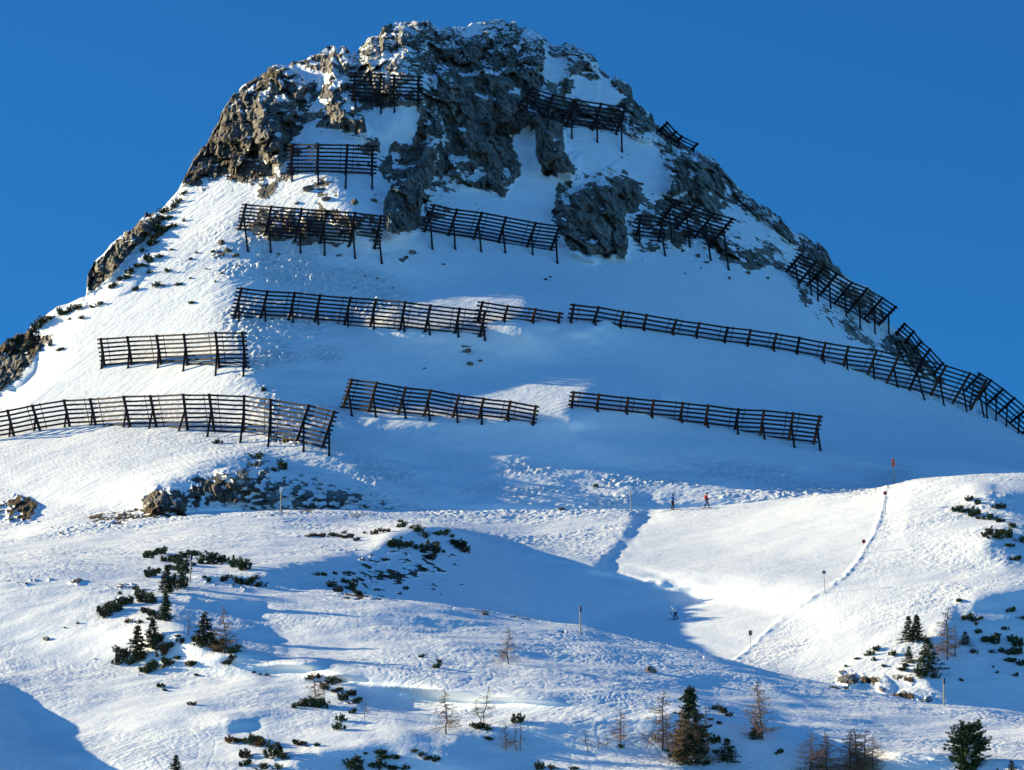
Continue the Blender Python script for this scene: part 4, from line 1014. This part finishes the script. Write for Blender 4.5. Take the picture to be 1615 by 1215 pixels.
# dwarf pines and tufts: zone -> (label, group, list of x, base y, width in view)
ZONES = [
 ('dark green dwarf pine in the crescent of shrubs on the rounded snow knoll at left', 'dwarf pines on the left knoll',
  [(232,880,18),(245,876,16),(258,874,14),(272,886,22),(284,892,26),(295,880,20),(305,876,16),(317,884,18),(334,890,22),(349,887,16),(290,905,18),(238,910,18),(248,905,14),(352,917,12),(359,912,10),(375,920,14),(395,922,18),(410,926,16),(322,912,8),(330,918,10),(280,900,14),(268,896,12),(404,914,10)]),
 ('small dark dwarf pine beside the leaning row of shrubs left of the two stacked spruces', 'dwarf pines left of the stacked spruces',
  [(218,944,24),(228,950,22),(240,952,20),(182,964,22),(172,972,18),(195,954,24),(166,966,16),(190,938,10),(212,930,10),(228,967,14),(240,972,18),(252,977,16),(236,978,8),(204,982,10),(220,984,10)]),
 ('dark dwarf pine around the foot of the lower left spruce pair', 'dwarf pines around the lower left spruces',
  [(188,1034,18),(196,1041,18),(184,1048,14),(262,1024,26),(252,1012,20),(272,1020,16),(301,1050,16),(281,1005,10),(286,1014,12),(258,1036,22),(240,1058,26),(262,1048,18),(230,1062,14),(253,1084,12),(261,1090,9),(304,1112,10),(280,1040,10),(206,1048,14),(225,1040,20),(310,1066,7)]),
 ('dark dwarf pine below the pointed spruce and the bare larch', 'dwarf pines below the pointed spruce',
  [(338,1022,24),(350,1028,20),(366,1030,20),(374,1024,14),(362,1047,16),(309,1012,10),(316,1020,16),(368,1040,10),(400,1062,5),(410,1065,6),(421,1066,8)]),
 ('small dark dwarf pine on the blue and white slope around the lower left larch', 'dwarf pines around the lower left larch',
  [(484,1114,22),(497,1115,22),(508,1117,22),(464,1117,10),(491,1072,12),(503,1070,10),(512,1088,18),(520,1080,18),(530,1078,12),(536,1090,14),(541,1105,16),(556,1097,16),(560,1110,14),(559,1125,12),(567,1105,10),(535,1151,16),(537,1137,12),(549,1097,10),(530,1092,10)]),
 ('dark dwarf pine scattered over the snow at the lower edge left of centre', 'dwarf pines at the lower edge',
  [(366,1172,16),(373,1170,10),(398,1174,20),(406,1170,18),(413,1178,16),(386,1194,14),(391,1207,16),(392,1196,10),(415,1214,18),(437,1215,14),(448,1198,14),(466,1174,14),(474,1176,12),(501,1177,8),(600,1190,18),(607,1197,14),(585,1209,14),(598,1212,18),(555,1222,22),(563,1204,14),(577,1190,8),(625,1197,12),(622,1214,12),(655,1187,12),(665,1193,14),(675,1198,14),(688,1201,12),(485,1178,5),(380,1170,8),(615,1222,12),(640,1224,10)]),
 ('dwarf pine low on the snow between the lower middle bare trees', 'dwarf pines between the lower middle trees',
  [(758,1149,20),(768,1152,12),(745,1146,8),(769,1166,8),(773,1168,8),(690,1054,10),(666,1037,8),(693,1046,8),(850,1220,16),(872,1222,14),(905,1224,10),(977,1180,12),(1114,1206,10),(1130,1188,10),(1128,1120,12),(1138,1125,12),(1150,1130,12),(1134,1142,8),(1122,1136,8),(1232,1188,8),(1225,1190,6),(1115,1162,14),(1060,1195,10),(1128,1172,14)]),
 ('dark shrub on the shaded flank and crest of the middle knoll', 'shrubs on the middle knoll',
  [(620,860,16),(628,864,18),(638,862,12),(646,862,12),(634,832,14),(648,834,8),(660,840,16),(669,848,14),(680,870,28),(676,882,14),(690,844,14),(701,844,12),(712,848,10),(718,860,20),(728,868,20),(735,872,14),(668,872,12),(656,866,8),(524,927,16),(535,934,16),(555,932,18),(562,938,12),(545,920,12),(500,908,8),(527,906,8),(510,908,8),(690,858,8),(700,872,8),(665,900,10),(560,918,8),(640,930,8)]),
 ('small brownish tuft of shrub in the row along the top of the middle knoll', 'shrub tufts along the middle knoll',
  [(486,847,8),(493,846,10),(502,846,10),(512,847,9),(525,846,12),(535,847,9),(546,849,12),(561,853,9),(590,843,12),(602,839,9),(611,840,10),(575,842,6),(550,846,7),(542,842,8),(632,824,8)]),
 ('dark dwarf pine on the upper right knoll beside the wind drifts', 'dwarf pines on the upper right knoll',
  [(1504,807,12),(1513,805,12),(1521,808,12),(1537,814,16),(1545,819,10),(1570,802,9),(1580,802,11),(1560,820,12),(1575,824,14),(1562,844,14),(1572,850,20),(1583,842,18),(1593,848,16),(1554,847,9),(1612,856,16),(1596,832,12),(1530,790,12),(1542,796,12),(1590,862,12),(1604,884,12)]),
 ('dark dwarf pine on the shaded lower right slope', 'dwarf pines on the lower right slope',
  [(1512,949,10),(1527,977,14),(1535,980,12),(1546,977,10),(1544,999,10),(1556,1012,15),(1566,1014,18),(1570,1004,12),(1597,965,12),(1612,977,11),(1586,994,12),(1597,1012,18),(1605,1020,20),(1600,1032,20),(1593,1044,14),(1612,1050,14),(1603,1067,10),(1537,1031,10),(1565,1030,9),(1581,1029,9),(1574,1062,5),(1515,1074,6),(1567,1053,4),(1539,986,7),(1450,1068,16),(1475,1070,14),(1425,1058,14)]),
 ('small shrub poking through the white snow above the snow capped outcrop', 'shrubs above the outcrop',
  [(1408,1034,12),(1383,1026,11),(1371,1034,10),(1378,1042,6),(1334,1052,5),(1394,1052,7),(1352,1040,8),(1428,1052,12)]),
 ('dark dwarf pine on the steep left skyline below the peak', 'dwarf pines on the left skyline',
  [(262,337,18),(255,347,16),(248,357,14),(245,377,22),(250,367,22),(240,387,18),(262,363,14),(275,359,12),(232,410,12),(226,420,11),(238,414,12),(252,407,12),(215,422,14),(205,432,14),(190,442,12),(178,454,10),(262,430,11),(248,453,12),(215,458,10),(282,450,9),(280,322,16),(290,307,12),(272,330,14),(303,479,10),(268,346,12),(225,398,12),(237,432,8),(200,440,12),(290,350,8)]),
 ('dark shrub along the left skyline ridge near the left edge of the photo', 'shrubs on the far left ridge',
  [(105,495,12),(115,490,14),(126,488,12),(95,497,12),(60,519,18),(70,511,16),(80,504,12),(50,527,12),(130,503,10),(158,482,10),(80,546,8),(95,553,9),(110,505,8),(145,486,8),(50,545,12),(20,540,14)]),
 ('small bush by the curved snow fence or on the snow below it', 'bushes below the curved snow fence',
  [(344,700,9),(404,724,14),(443,740,16),(436,744,10),(416,617,8),(430,742,8),(410,718,8),(395,720,6)]),
]
def ndw(): pass
_k = 0
for lb, gr, pts in ZONES:
    for (x, y, wpx) in pts:
        _k += 1; rng = random.Random(_k*7)
        g = ground(x, min(y, 1214)); s = wpx*g[1]/FPX*1.4
        pr = rng.choice(DWB) if ('brownish' in lb and rng.random() < .6) or (rng.random() < .06) else rng.choice(DW)
        place(pr, g, (s*rng.uniform(.85, 1.55), s*rng.uniform(.7, 1.1), s*rng.uniform(.65, 1.1)), rng.uniform(-.5, .5)+rng.choice((0, 3.14)), lb, 'shrub', gr, (.25*rng.random(), rng.uniform(-.1, .35)))
for x, y, wpx, lb in [(372,895,28,'rounded dark dwarf pine just right of the middle of the left knoll crest'),(386,899,28,'largest dark dwarf pine at the right end of the left knoll crest'),(285,928,36,'dark cushion shaped dwarf pine right of the upper stacked spruce'),
                      (432,1194,34,'largest rounded dwarf pine at the lower edge left of centre'),(816,1140,24,'dark pine cushion perched on a snow block above three thin larches')]:
    g = ground(x, y); s = wpx*g[1]/FPX*1.1
    place(DW[2 if wpx > 30 else 0], g, (s, s, s*.95), x*.7, lb, 'shrub')
# ---------------------------------------------------------------- loose rocks
M_ROCK = terrain_mat('boulder_stone', .1)
def mk_boulder(seed):
    rng = np.random.RandomState(seed)
    bm = bmesh.new(); bmesh.ops.create_icosphere(bm, subdivisions=4, radius=.5)
    V = np.array([v.co[:] for v in bm.verts]); n = V/np.linalg.norm(V, axis=1)[:, None]
    pl = rng.normal(size=(14, 3)); pl /= np.linalg.norm(pl, axis=1)[:, None]; off = rng.uniform(.27, .46, 14)
    r = np.full(len(V), .5)
    for p, o in zip(pl, off):
        c = n @ p; r = np.where(c > 1e-3, np.minimum(r, o/np.maximum(c, 1e-3)), r)
    r = r + .03*fbm(n[:, 0]*4+seed, n[:, 1]*4, n[:, 2]*4, 3) + .05*(facets(n[:, 0]*3+seed, n[:, 2]*3)-.5)
    V = n*r[:, None]*np.array([1, .8, .75])
    for v, c in zip(bm.verts, V): v.co = c
    me = bpy.data.meshes.new('boulder'); bm.to_mesh(me); bm.free(); me.materials.append(M_ROCK)
    nz = np.zeros(len(me.vertices)*3, np.float32); me.vertices.foreach_get('normal', nz); nz = nz.reshape(-1, 3)[:, 2]
    a = me.attributes.new('rock', 'FLOAT', 'POINT'); a.data.foreach_set('value', (1-sstep(.72, .86, nz)).astype(np.float32))
    a = me.attributes.new('brown', 'FLOAT', 'POINT'); a.data.foreach_set('value', np.full(len(nz), .25, np.float32))
    return bpy.data.objects.new('boulder', me)
BO = [mk_boulder(s) for s in (1, 2, 3, 4, 5)]
ROCKS = [
 ('dark boulder on the shaded snow between the middle snow fences, largest of three', None, [(742,576,14)]),
 ('snow capped pale rock just above the three dark boulders in mid face', None, [(737,556,14)]),
 ('small dark stone right of the largest mid-face boulder', None, [(758,570,8)]),
 ('tiny stone alone on the shaded snow left of the mid-face boulders', None, [(670,582,6)]),
 ('brown boulder lying on the tracked foreground snow below the piste', None, [(1025,1060,22)]),
 ('dark stone at the foot of the shaded bowl near the ridge marker pole', None, [(764,970,16)]),
 ('small dark stone on the sunlit snow at far left', None, [(73,1010,15)]),
 ('dark stone on the speckled slope above the traverse road', None, [(886,805,14)]),
 ('flat dark stone on the speckled slope left of the white disc pole by the piste', None, [(940,768,12)]),
 ('boulder among the group in the snow under the level upper left fence', 'boulders under the upper left fence', [(487,302,24),(515,316,16),(560,322,18),(590,318,14),(468,322,10)]),
 ('boulder half buried below or behind the fence left of the central buttress', 'boulders by the fence left of the buttress', [(360,398,18),(372,405,14),(350,385,16),(440,402,8),(530,388,18),(455,358,28),(535,404,10),(640,408,10),(652,400,14)]),
 ('stone peeping from the snow of the sunlit left slope', 'stones on the left slope', [(335,398,10),(310,400,8),(325,425,7),(300,440,7),(340,445,6),(270,395,10),(300,410,9),(258,452,8),(122,984,8),(102,991,6),(150,1040,5),(376,420,8),(350,432,8)]),
 ('stone on the blue shaded snow below the right cliffs', 'stones below the right cliffs', [(860,442,8),(868,438,6),(1100,405,12),(1115,415,12),(1080,432,6),(1150,440,8),(1180,432,10),(1210,440,8),(1012,292,9),(1300,460,9),(700,418,6),(575,436,6),(595,440,6),(560,455,5),(620,455,5)]),
]
_k = 0
for lb, gr, pts in ROCKS:
    for x, y, wpx in pts:
        _k += 1; rng = random.Random(_k*5+1); g = ground(x, y); s = wpx*g[1]/FPX*1.05
        o = BO[_k % 5].copy(); link(o); o.location = (g[0], g[1], g[2]+.12*s); o.scale = (s, s, s*rng.uniform(.6, .95)); o.rotation_euler = (rng.uniform(-.3, .3), rng.uniform(-.3, .3), rng.uniform(0, 6.28))
        tag(o, lb, 'boulder' if wpx > 12 else 'stone', gr)
# ---------------------------------------------------------------- marker poles and signs
M_POLE = simple_mat('pale_wood', (.42, .36, .27), .8, .2, 5)
M_WHITE = simple_mat('white_plate', (.80, .82, .82), .5, .04, 5)
M_ORANGE = simple_mat('orange_plate', (.95, .12, .03), .5, .08, 5)
M_REDP = simple_mat('red_plate', (.55, .05, .06), .5, .1, 5)
M_DARKP = simple_mat('dark_plate', (.05, .04, .06), .6, .2, 5)
M_GREYP = simple_mat('grey_plate', (.24, .28, .33), .6, .15, 5)
M_BROWNP = simple_mat('brown_plate', (.22, .16, .11), .6, .15, 5)
M_BLUEP = simple_mat('blue_band', (.02, .04, .14), .6, .1, 5)
def cyl_mesh(V, F, p, q, r0, r1, n=12):
    p = Vector(p); q = Vector(q); d = (q-p).normalized(); a = d.orthogonal().normalized(); c = d.cross(a); b = len(V)
    for e, r in ((p, r0), (q, r1)):
        for k in range(n): t = 2*math.pi*k/n; V.append(e+(a*math.cos(t)+c*math.sin(t))*r)
    F += [(b+k, b+(k+1) % n, b+n+(k+1) % n, b+n+k) for k in range(n)] + [tuple(b+k for k in range(n))[::-1], tuple(b+n+k for k in range(n))]
def disc(root, name, z, x, rx, rz, mat, th=.03, y=-.09):
    V, F = [], []; n = 20
    for s in (-th/2, th/2):
        for k in range(n): t = 2*math.pi*k/n; V.append((x+rx*math.cos(t), y+s, z+rz*math.sin(t)))
    F += [tuple(range(n)), tuple(range(2*n-1, n-1, -1))] + [(k, n+k, n+(k+1) % n, (k+1) % n) for k in range(n)]
    return mobj(name, V, F, mat, root)
def marker(x0, y0, x1, y1, label, r=.055, name='marker_pole', cat='marker pole', mat=None):
    """pole from the snow at (x0, y0) to its head at (x1, y1) in the view"""
    g = ground(x0, y0); m = g[1]/FPX; H = (y0-y1)*m; dx = (x1-x0)*m
    root = empty(name, g, label, cat, None)
    V, F = [], []; cyl_mesh(V, F, (-dx*.1, 0, -.4), (dx, 0, H), r, r*.85, 10); mobj('pole', V, F, mat or M_POLE, root)
    return root, H, dx, m
for (x0, y0, x1, y1, lb) in [(442,808,442.5,767,'pole with a white oval disc in front of the dark rock outcrop'),(995.5,806,993,765,'pole with a white oval disc at the left corner of the piste')]:
    r, H, dx, m = marker(x0, y0, x1, y1, lb, .065); disc(r, 'disc', H-4*m, dx, 3.1*m, 4.2*m, M_WHITE, .05)
r, H, dx, m = marker(1411.5, 761, 1409.5, 721, 'tall pole with two orange plates at the upper right corner of the piste', .07)
disc(r, 'plate', H-4*m, dx, 2.3*m, 3.3*m, M_ORANGE, .05); disc(r, 'plate', H-10.5*m, dx*.8, 3.0*m, 3.6*m, M_ORANGE, .05)
for (x0, y0, x1, y1, lb) in [(1396.5,812,1396,777,'thin pole with a red disc at the top of the piste edge'),(1362.8,872,1362.3,854,'thin pole with a red disc halfway down the piste edge'),(1301.5,935,1300.5,902,'thin pole with a dark grey disc lower on the piste edge')]:
    r, H, dx, m = marker(x0, y0, x1, y1, lb, .035); mt = M_GREYP if 'grey' in lb else M_REDP
    disc(r, 'disc', H, dx, 3.2*m, 3.2*m, mt, .04, -.06)
    V, F = [], []; beam(V, F, (dx, -.095, H-2.6*m), (dx, -.095, H+2.6*m), .05, .02, (1, 0, 0)); mobj('dark_stripe', V, F, M_DARKP, r)
r, H, dx, m = marker(1183.6, 1024, 1183.8, 998, 'thin pole with a small brown rectangular plate at the lower piste edge', .03)
V, F = [], []; beam(V, F, (dx, -.06, H-4*m), (dx, -.06, H+4*m), 5.6*m, .03, (1, 0, 0)); mobj('plate', V, F, M_BROWNP, r)
for k in (-1.4, 1.4):
    V, F = [], []; beam(V, F, (dx+k*m, -.09, H-3.6*m), (dx+k*m, -.09, H+3.6*m), .10, .02, (1, 0, 0)); mobj('stripe', V, F, M_DARKP if k < 0 else M_POLE, r)
for (x0, y0, x1, y1, lb) in [(915,999,915,955,'wooden pole with a dark blue top on the crest below the shaded bowl'),(1488,1113,1489,1069,'wooden pole with a dark blue top right of the snow capped outcrop'),(300,918,301,874,'wooden pole with a dark blue top between shrubs on the left knoll')]:
    r, H, dx, m = marker(x0, y0, x1, y1, lb, .085)
    V, F = [], []; cyl_mesh(V, F, (dx, 0, H-9*m), (dx, 0, H-.5*m), .125, .12, 12); mobj('blue_cap', V, F, M_BLUEP, r)

# ---------------------------------------------------------------- skiers
M_SKIN = simple_mat('skin', (.50, .30, .22), .6, .08, 8)
M_BLK = simple_mat('black_cloth', (.022, .022, .035), .8, .2, 8)
M_NAVY = simple_mat('navy_cloth', (.02, .035, .08), .8, .2, 8)
M_BLUE = simple_mat('blue_cloth', (.02, .13, .42), .8, .15, 8)
M_RED = simple_mat('red_cloth', (.48, .02, .03), .8, .2, 8)
M_CORAL = simple_mat('coral_cloth', (.75, .10, .07), .8, .15, 8)
M_CREAM = simple_mat('cream_cloth', (.78, .76, .66), .8, .08, 8)
M_BOOT = simple_mat('ski_boot', (.06, .06, .07), .4, .2, 8)
M_SKI = simple_mat('ski_top', (.10, .03, .05), .4, .3, 8)
def skin_body(name, joints, edges, rad, mat, parent, sub=2):
    me = bpy.data.meshes.new(name); me.from_pydata(joints, edges, []); me.update()
    o = bpy.data.objects.new(name, me); link(o)
    md = o.modifiers.new('skin', 'SKIN'); md.use_smooth_shade = True; md.branch_smoothing = .4
    for i, r in enumerate(rad): 
        rr = r if isinstance(r, tuple) else (r, r); me.skin_vertices[0].data[i].radius = rr
    me.skin_vertices[0].data[0].use_root = True
    sb = o.modifiers.new('sub', 'SUBSURF'); sb.levels = sub; sb.render_levels = sub
    me.materials.append(mat)
    if parent: o.parent = parent
    bpy.context.view_layer.update()
    dg = bpy.context.evaluated_depsgraph_get(); ev = bpy.data.meshes.new_from_object(o.evaluated_get(dg)); o.modifiers.clear(); o.data = ev
    ev.polygons.foreach_set('use_smooth', [True]*len(ev.polygons)); return o
def ball(V, F, c, r, n=10, m=8):
    b = len(V); c = Vector(c)
    for i in range(m+1):
        ph = math.pi*i/m
        for k in range(n): t = 2*math.pi*k/n; V.append(c+Vector((r[0]*math.sin(ph)*math.cos(t), r[1]*math.sin(ph)*math.sin(t), r[2]*math.cos(ph))))
    for i in range(m):
        for k in range(n): F.append((b+i*n+k, b+i*n+(k+1) % n, b+(i+1)*n+(k+1) % n, b+(i+1)*n+k))
def skier(px_, py_, hpx, heading, label, J, cols, pole_hand, pack=None, snow_slope=(0, 0)):
    """J: joint positions in metres for a 1.75 m figure looking along +X; turned by heading about Z"""
    g = ground(px_, py_); s = hpx*g[1]/FPX/1.80
    root = empty('person', g, label, 'person'); root.scale = (s, s, s); root.rotation_euler = (0, 0, heading)
    jk, tr, hm = cols
    P = J; L = lambda k: P[k+'L']; R = lambda k: P[k+'R']
    # the body: one continuous figure
    jn, ed, rd = [], [], []
    def add(p, r, par=None):
        jn.append(p); rd.append(r)
        if par is not None: ed.append((par, len(jn)-1))
        return len(jn)-1
    pel = add(P['pel'], (.13, .11)); ch = add(P['chest'], (.14, .11), pel); nk = add(P['neck'], .055, ch); hd = add(P['head'], (.085, .10), nk); ht = add(tuple(np.array(P['head'])+[0, 0, .09]), .07, hd)
    add(tuple(np.array(P['head'])+[.085, 0, -.01]), .018, hd)
    for S_ in ('L', 'R'):
        sh = add(P['sh'+S_], .062, ch); el = add(P['el'+S_], .048, sh); wr = add(P['wr'+S_], .032, el)
        w0 = np.array(P['wr'+S_]); dv = w0-np.array(P['el'+S_]); dv /= np.linalg.norm(dv); sd = np.array([0, 1, 0]); up = np.cross(dv, sd)
        pm_ = add(tuple(w0+dv*.055), (.034, .022), wr)
        for f in range(4):
            o_ = sd*(f-1.5)*.022; ln = (.030, .036, .033, .025)[f]
            a1 = add(tuple(w0+dv*.095+o_), .0095, pm_); a2 = add(tuple(w0+dv*(.095+ln)+o_-up*.020), .0085, a1); add(tuple(w0+dv*(.090+ln)+o_-up*.045), .0075, a2)
        th_ = add(tuple(w0+dv*.05+sd*.045-up*.01), .010, pm_); add(tuple(w0+dv*.085+sd*.05-up*.03), .009, th_)
        hp = add(P['hip'+S_], .088, pel); kn = add(P['kn'+S_], .062, hp); an = add(P['an'+S_], .045, kn); ft = add(tuple(np.array(P['an'+S_])+[.16, 0, -.06]), (.045, .035), an)
    skin_body('body', jn, ed, rd, M_SKIN, root, 1)
    # face
    hx, hy, hz = P['head']
    V, F = [], []
    for q in (-.033, .033): ball(V, F, (hx+.088, hy+q, hz+.012), (.010, .014, .009), 8, 5)
    # clothing
    jn, ed, rd = [], [], []
    pel = add(tuple(np.array(P['pel'])+[0, 0, -.03]), (.175, .155)); mid = add(tuple((np.array(P['pel'])+np.array(P['chest']))/2), (.165, .14), pel); ch = add(P['chest'], (.185, .155), mid); add(tuple(np.array(P['neck'])+[0, 0, .0]), .085, ch)
    for S_ in ('L', 'R'):
        sh = add(P['sh'+S_], .088, ch); el = add(P['el'+S_], .066, sh); add(tuple(np.array(P['wr'+S_])*.92+np.array(P['el'+S_])*.08), .050, el)
    skin_body('jacket', jn, ed, rd, jk, root, 2)
    jn, ed, rd = [], [], []
    pel = add(P['pel'], (.15, .13))
    for S_ in ('L', 'R'):
        hp = add(P['hip'+S_], .115, pel); kn = add(P['kn'+S_], .085, hp); add(tuple(np.array(P['an'+S_])+[0, 0, .06]), .085, kn)
    skin_body('trousers', jn, ed, rd, tr, root, 2)
    for S_ in ('L', 'R'):
        jn, ed, rd = [], [], []
        a = np.array(P['an'+S_]); a0 = add(tuple(a+[0, 0, .12]), .078); a1 = add(tuple(a), .078, a0); add(tuple(a+[.17, 0, -.05]), (.055, .055), a1)
        skin_body('ski_boot', jn, ed, rd, M_BOOT, root, 1)
        jn, ed, rd = [], [], []
        w0 = np.array(P['wr'+S_]); e = w0-np.array(P['el'+S_]); e /= np.linalg.norm(e)
        a0 = add(tuple(w0-e*.01), .046); a1 = add(tuple(w0+e*.06), (.050, .040), a0); add(tuple(w0+e*.13-np.array([0, 0, .02])), (.040, .030), a1); add(tuple(w0+e*.07+[.03, .05*(1 if S_ == 'R' else -1), 0]), .020, a1)
        skin_body('glove', jn, ed, rd, M_BLK, root, 1)
    V, F = [], []; ball(V, F, (hx-.005, hy, hz+.055), (.135, .118, .120), 14, 10)
    mobj('helmet', V, F, hm, root, True)
    V, F = [], []; ball(V, F, (hx+.088, hy, hz+.012), (.040, .085, .035), 12, 8); mobj('goggles', V, F, M_BLK, root, True)
    if pack:
        c = (np.array(P['chest'])*.75+np.array(P['pel'])*.25) if pack[1] == 'back' else np.array(P['pel'])+[-.05, 0, .07]
        V, F = [], []; ball(V, F, tuple(c+np.array([-.17, 0, 0])) if pack[1] == 'back' else tuple(c+np.array([-.10, 0, .02])), (.11, .16, .24) if pack[1] == 'back' else (.10, .14, .14), 12, 8)
        o = mobj('backpack' if pack[1] == 'back' else 'hip_bag', V, F, pack[0], None, True)
        o.location = root.location; o.rotation_euler = root.rotation_euler; o.scale = root.scale
        tag(o, pack[2], 'bag')
    # skis and poles belong to nobody's body: things of their own
    sk = empty('ski_pair', g, 'skis under the '+label.split(' standing')[0].split(' walking')[0].split(' gliding')[0], 'skis'); sk.scale = (s, s, s); sk.rotation_euler = (0, 0, heading)
    for S_ in ('L', 'R'):
        a = np.array(P['an'+S_]); V, F = [], []
        zb = a[2]-.115; prof = [(-.80, .0), (-.4, .0), (.4, .0), (.78, .02), (.90, .09)]
        for (xx, zz), wd in zip(prof, (.045, .05, .05, .055, .03)):
            for yy in (-wd, wd):
                for dz_ in (-.012, .012): V.append((a[0]+.05+xx, a[1]+yy, zb+zz+dz_ + snow_slope[0]*xx))
        for i in range(4):
            b = i*4; F += [(b, b+2, b+6, b+4), (b+1, b+5, b+7, b+3), (b, b+4, b+5, b+1), (b+2, b+3, b+7, b+6)]
        F += [(0, 1, 3, 2), (16, 18, 19, 17)]
        mobj('ski', V, F, M_SKI, sk)
    for S_, (tx, ty, tz) in pole_hand.items():
        w0 = np.array(P['wr'+S_])+[.04, 0, 0]
        po = empty('ski_pole', g, 'ski pole in the %s hand of the ' % ('left' if S_ == 'L' else 'right')+label.split(' standing')[0].split(' walking')[0].split(' gliding')[0], 'ski pole'); po.scale = (s, s, s); po.rotation_euler = (0, 0, heading)
        V, F = [], []; cyl_mesh(V, F, tuple(w0+[0, 0, .08]), (tx, ty, tz), .012, .008, 8); mobj('shaft', V, F, M_GREYP, po)
        V, F = [], []; cyl_mesh(V, F, tuple(w0+[0, 0, -.04]), tuple(w0+[0, 0, .10]), .02, .02, 8); mobj('grip', V, F, M_BLK, po)
        q = np.array([tx, ty, tz])*.94+w0*.06; V, F = [], []; cyl_mesh(V, F, tuple(q), tuple(q+[0, 0, .012]), .045, .045, 10); mobj('basket', V, F, M_BLK, po)
    return root
ST = dict(pel=(0,0,.96), chest=(.02,0,1.30), neck=(.03,0,1.50), head=(.06,0,1.63), shL=(.0,.19,1.42), shR=(.0,-.19,1.42),
          elL=(.12,.26,1.16), elR=(.10,-.26,1.16), wrL=(.34,.22,1.10), wrR=(.32,-.22,1.08),
          hipL=(0,.10,.90), hipR=(0,-.10,.90), knL=(.10,.12,.50), knR=(.02,-.12,.50), anL=(.03,.13,.12), anR=(-.10,-.13,.12))
skier(1061.5, 804.5, 26, math.radians(-25), 'person in blue jacket standing on the piste edge, left of the pair', ST, (M_BLUE, M_BLK, M_BLK), {'L': (.52,.30,0), 'R': (.55,-.30,0)}, (M_CREAM, 'hip', 'white bag on the back of the skier in blue'))
WK = dict(ST); WK.update(knL=(.20,.11,.50), anL=(.26,.12,.12), knR=(-.02,-.11,.49), anR=(-.26,-.12,.13), chest=(-.02,0,1.30), neck=(.02,0,1.49), head=(.06,0,1.62), shL=(-.04,.19,1.42), shR=(-.04,-.19,1.42), wrL=(.26,.20,1.02), wrR=(.22,-.20,1.00), elL=(.04,.25,1.14), elR=(.02,-.25,1.13))
skier(1114, 801.5, 26, math.radians(8), 'person in red jacket walking along the piste edge, right of the pair', WK, (M_RED, M_NAVY, M_BLK), {'L': (.10,.34,.0), 'R': (-.20,-.34,.0)}, (M_CORAL, 'back', 'coral backpack worn by the skier in red'))
GL = dict(ST); GL.update(pel=(-.14,0,.84), chest=(.10,0,1.13), neck=(.22,0,1.31), head=(.30,0,1.43), shL=(.12,.19,1.25), shR=(.12,-.19,1.25), elL=(.28,.27,1.00), elR=(.24,-.27,1.0), wrL=(.36,.22,.80), wrR=(.34,-.22,.78),
          hipL=(-.14,.10,.78), hipR=(-.14,-.10,.78), knL=(.10,.12,.46), knR=(-.22,-.12,.50), anL=(-.02,.13,.12), anR=(-.44,-.13,.22))
skier(1064, 978, 25.5, math.radians(188), 'person in cream jacket and white helmet gliding down at the shadow edge of the piste', GL, (M_CREAM, M_NAVY, M_WHITE), {'L': (.12,.34,.0), 'R': (.10,-.34,.0)}, None)
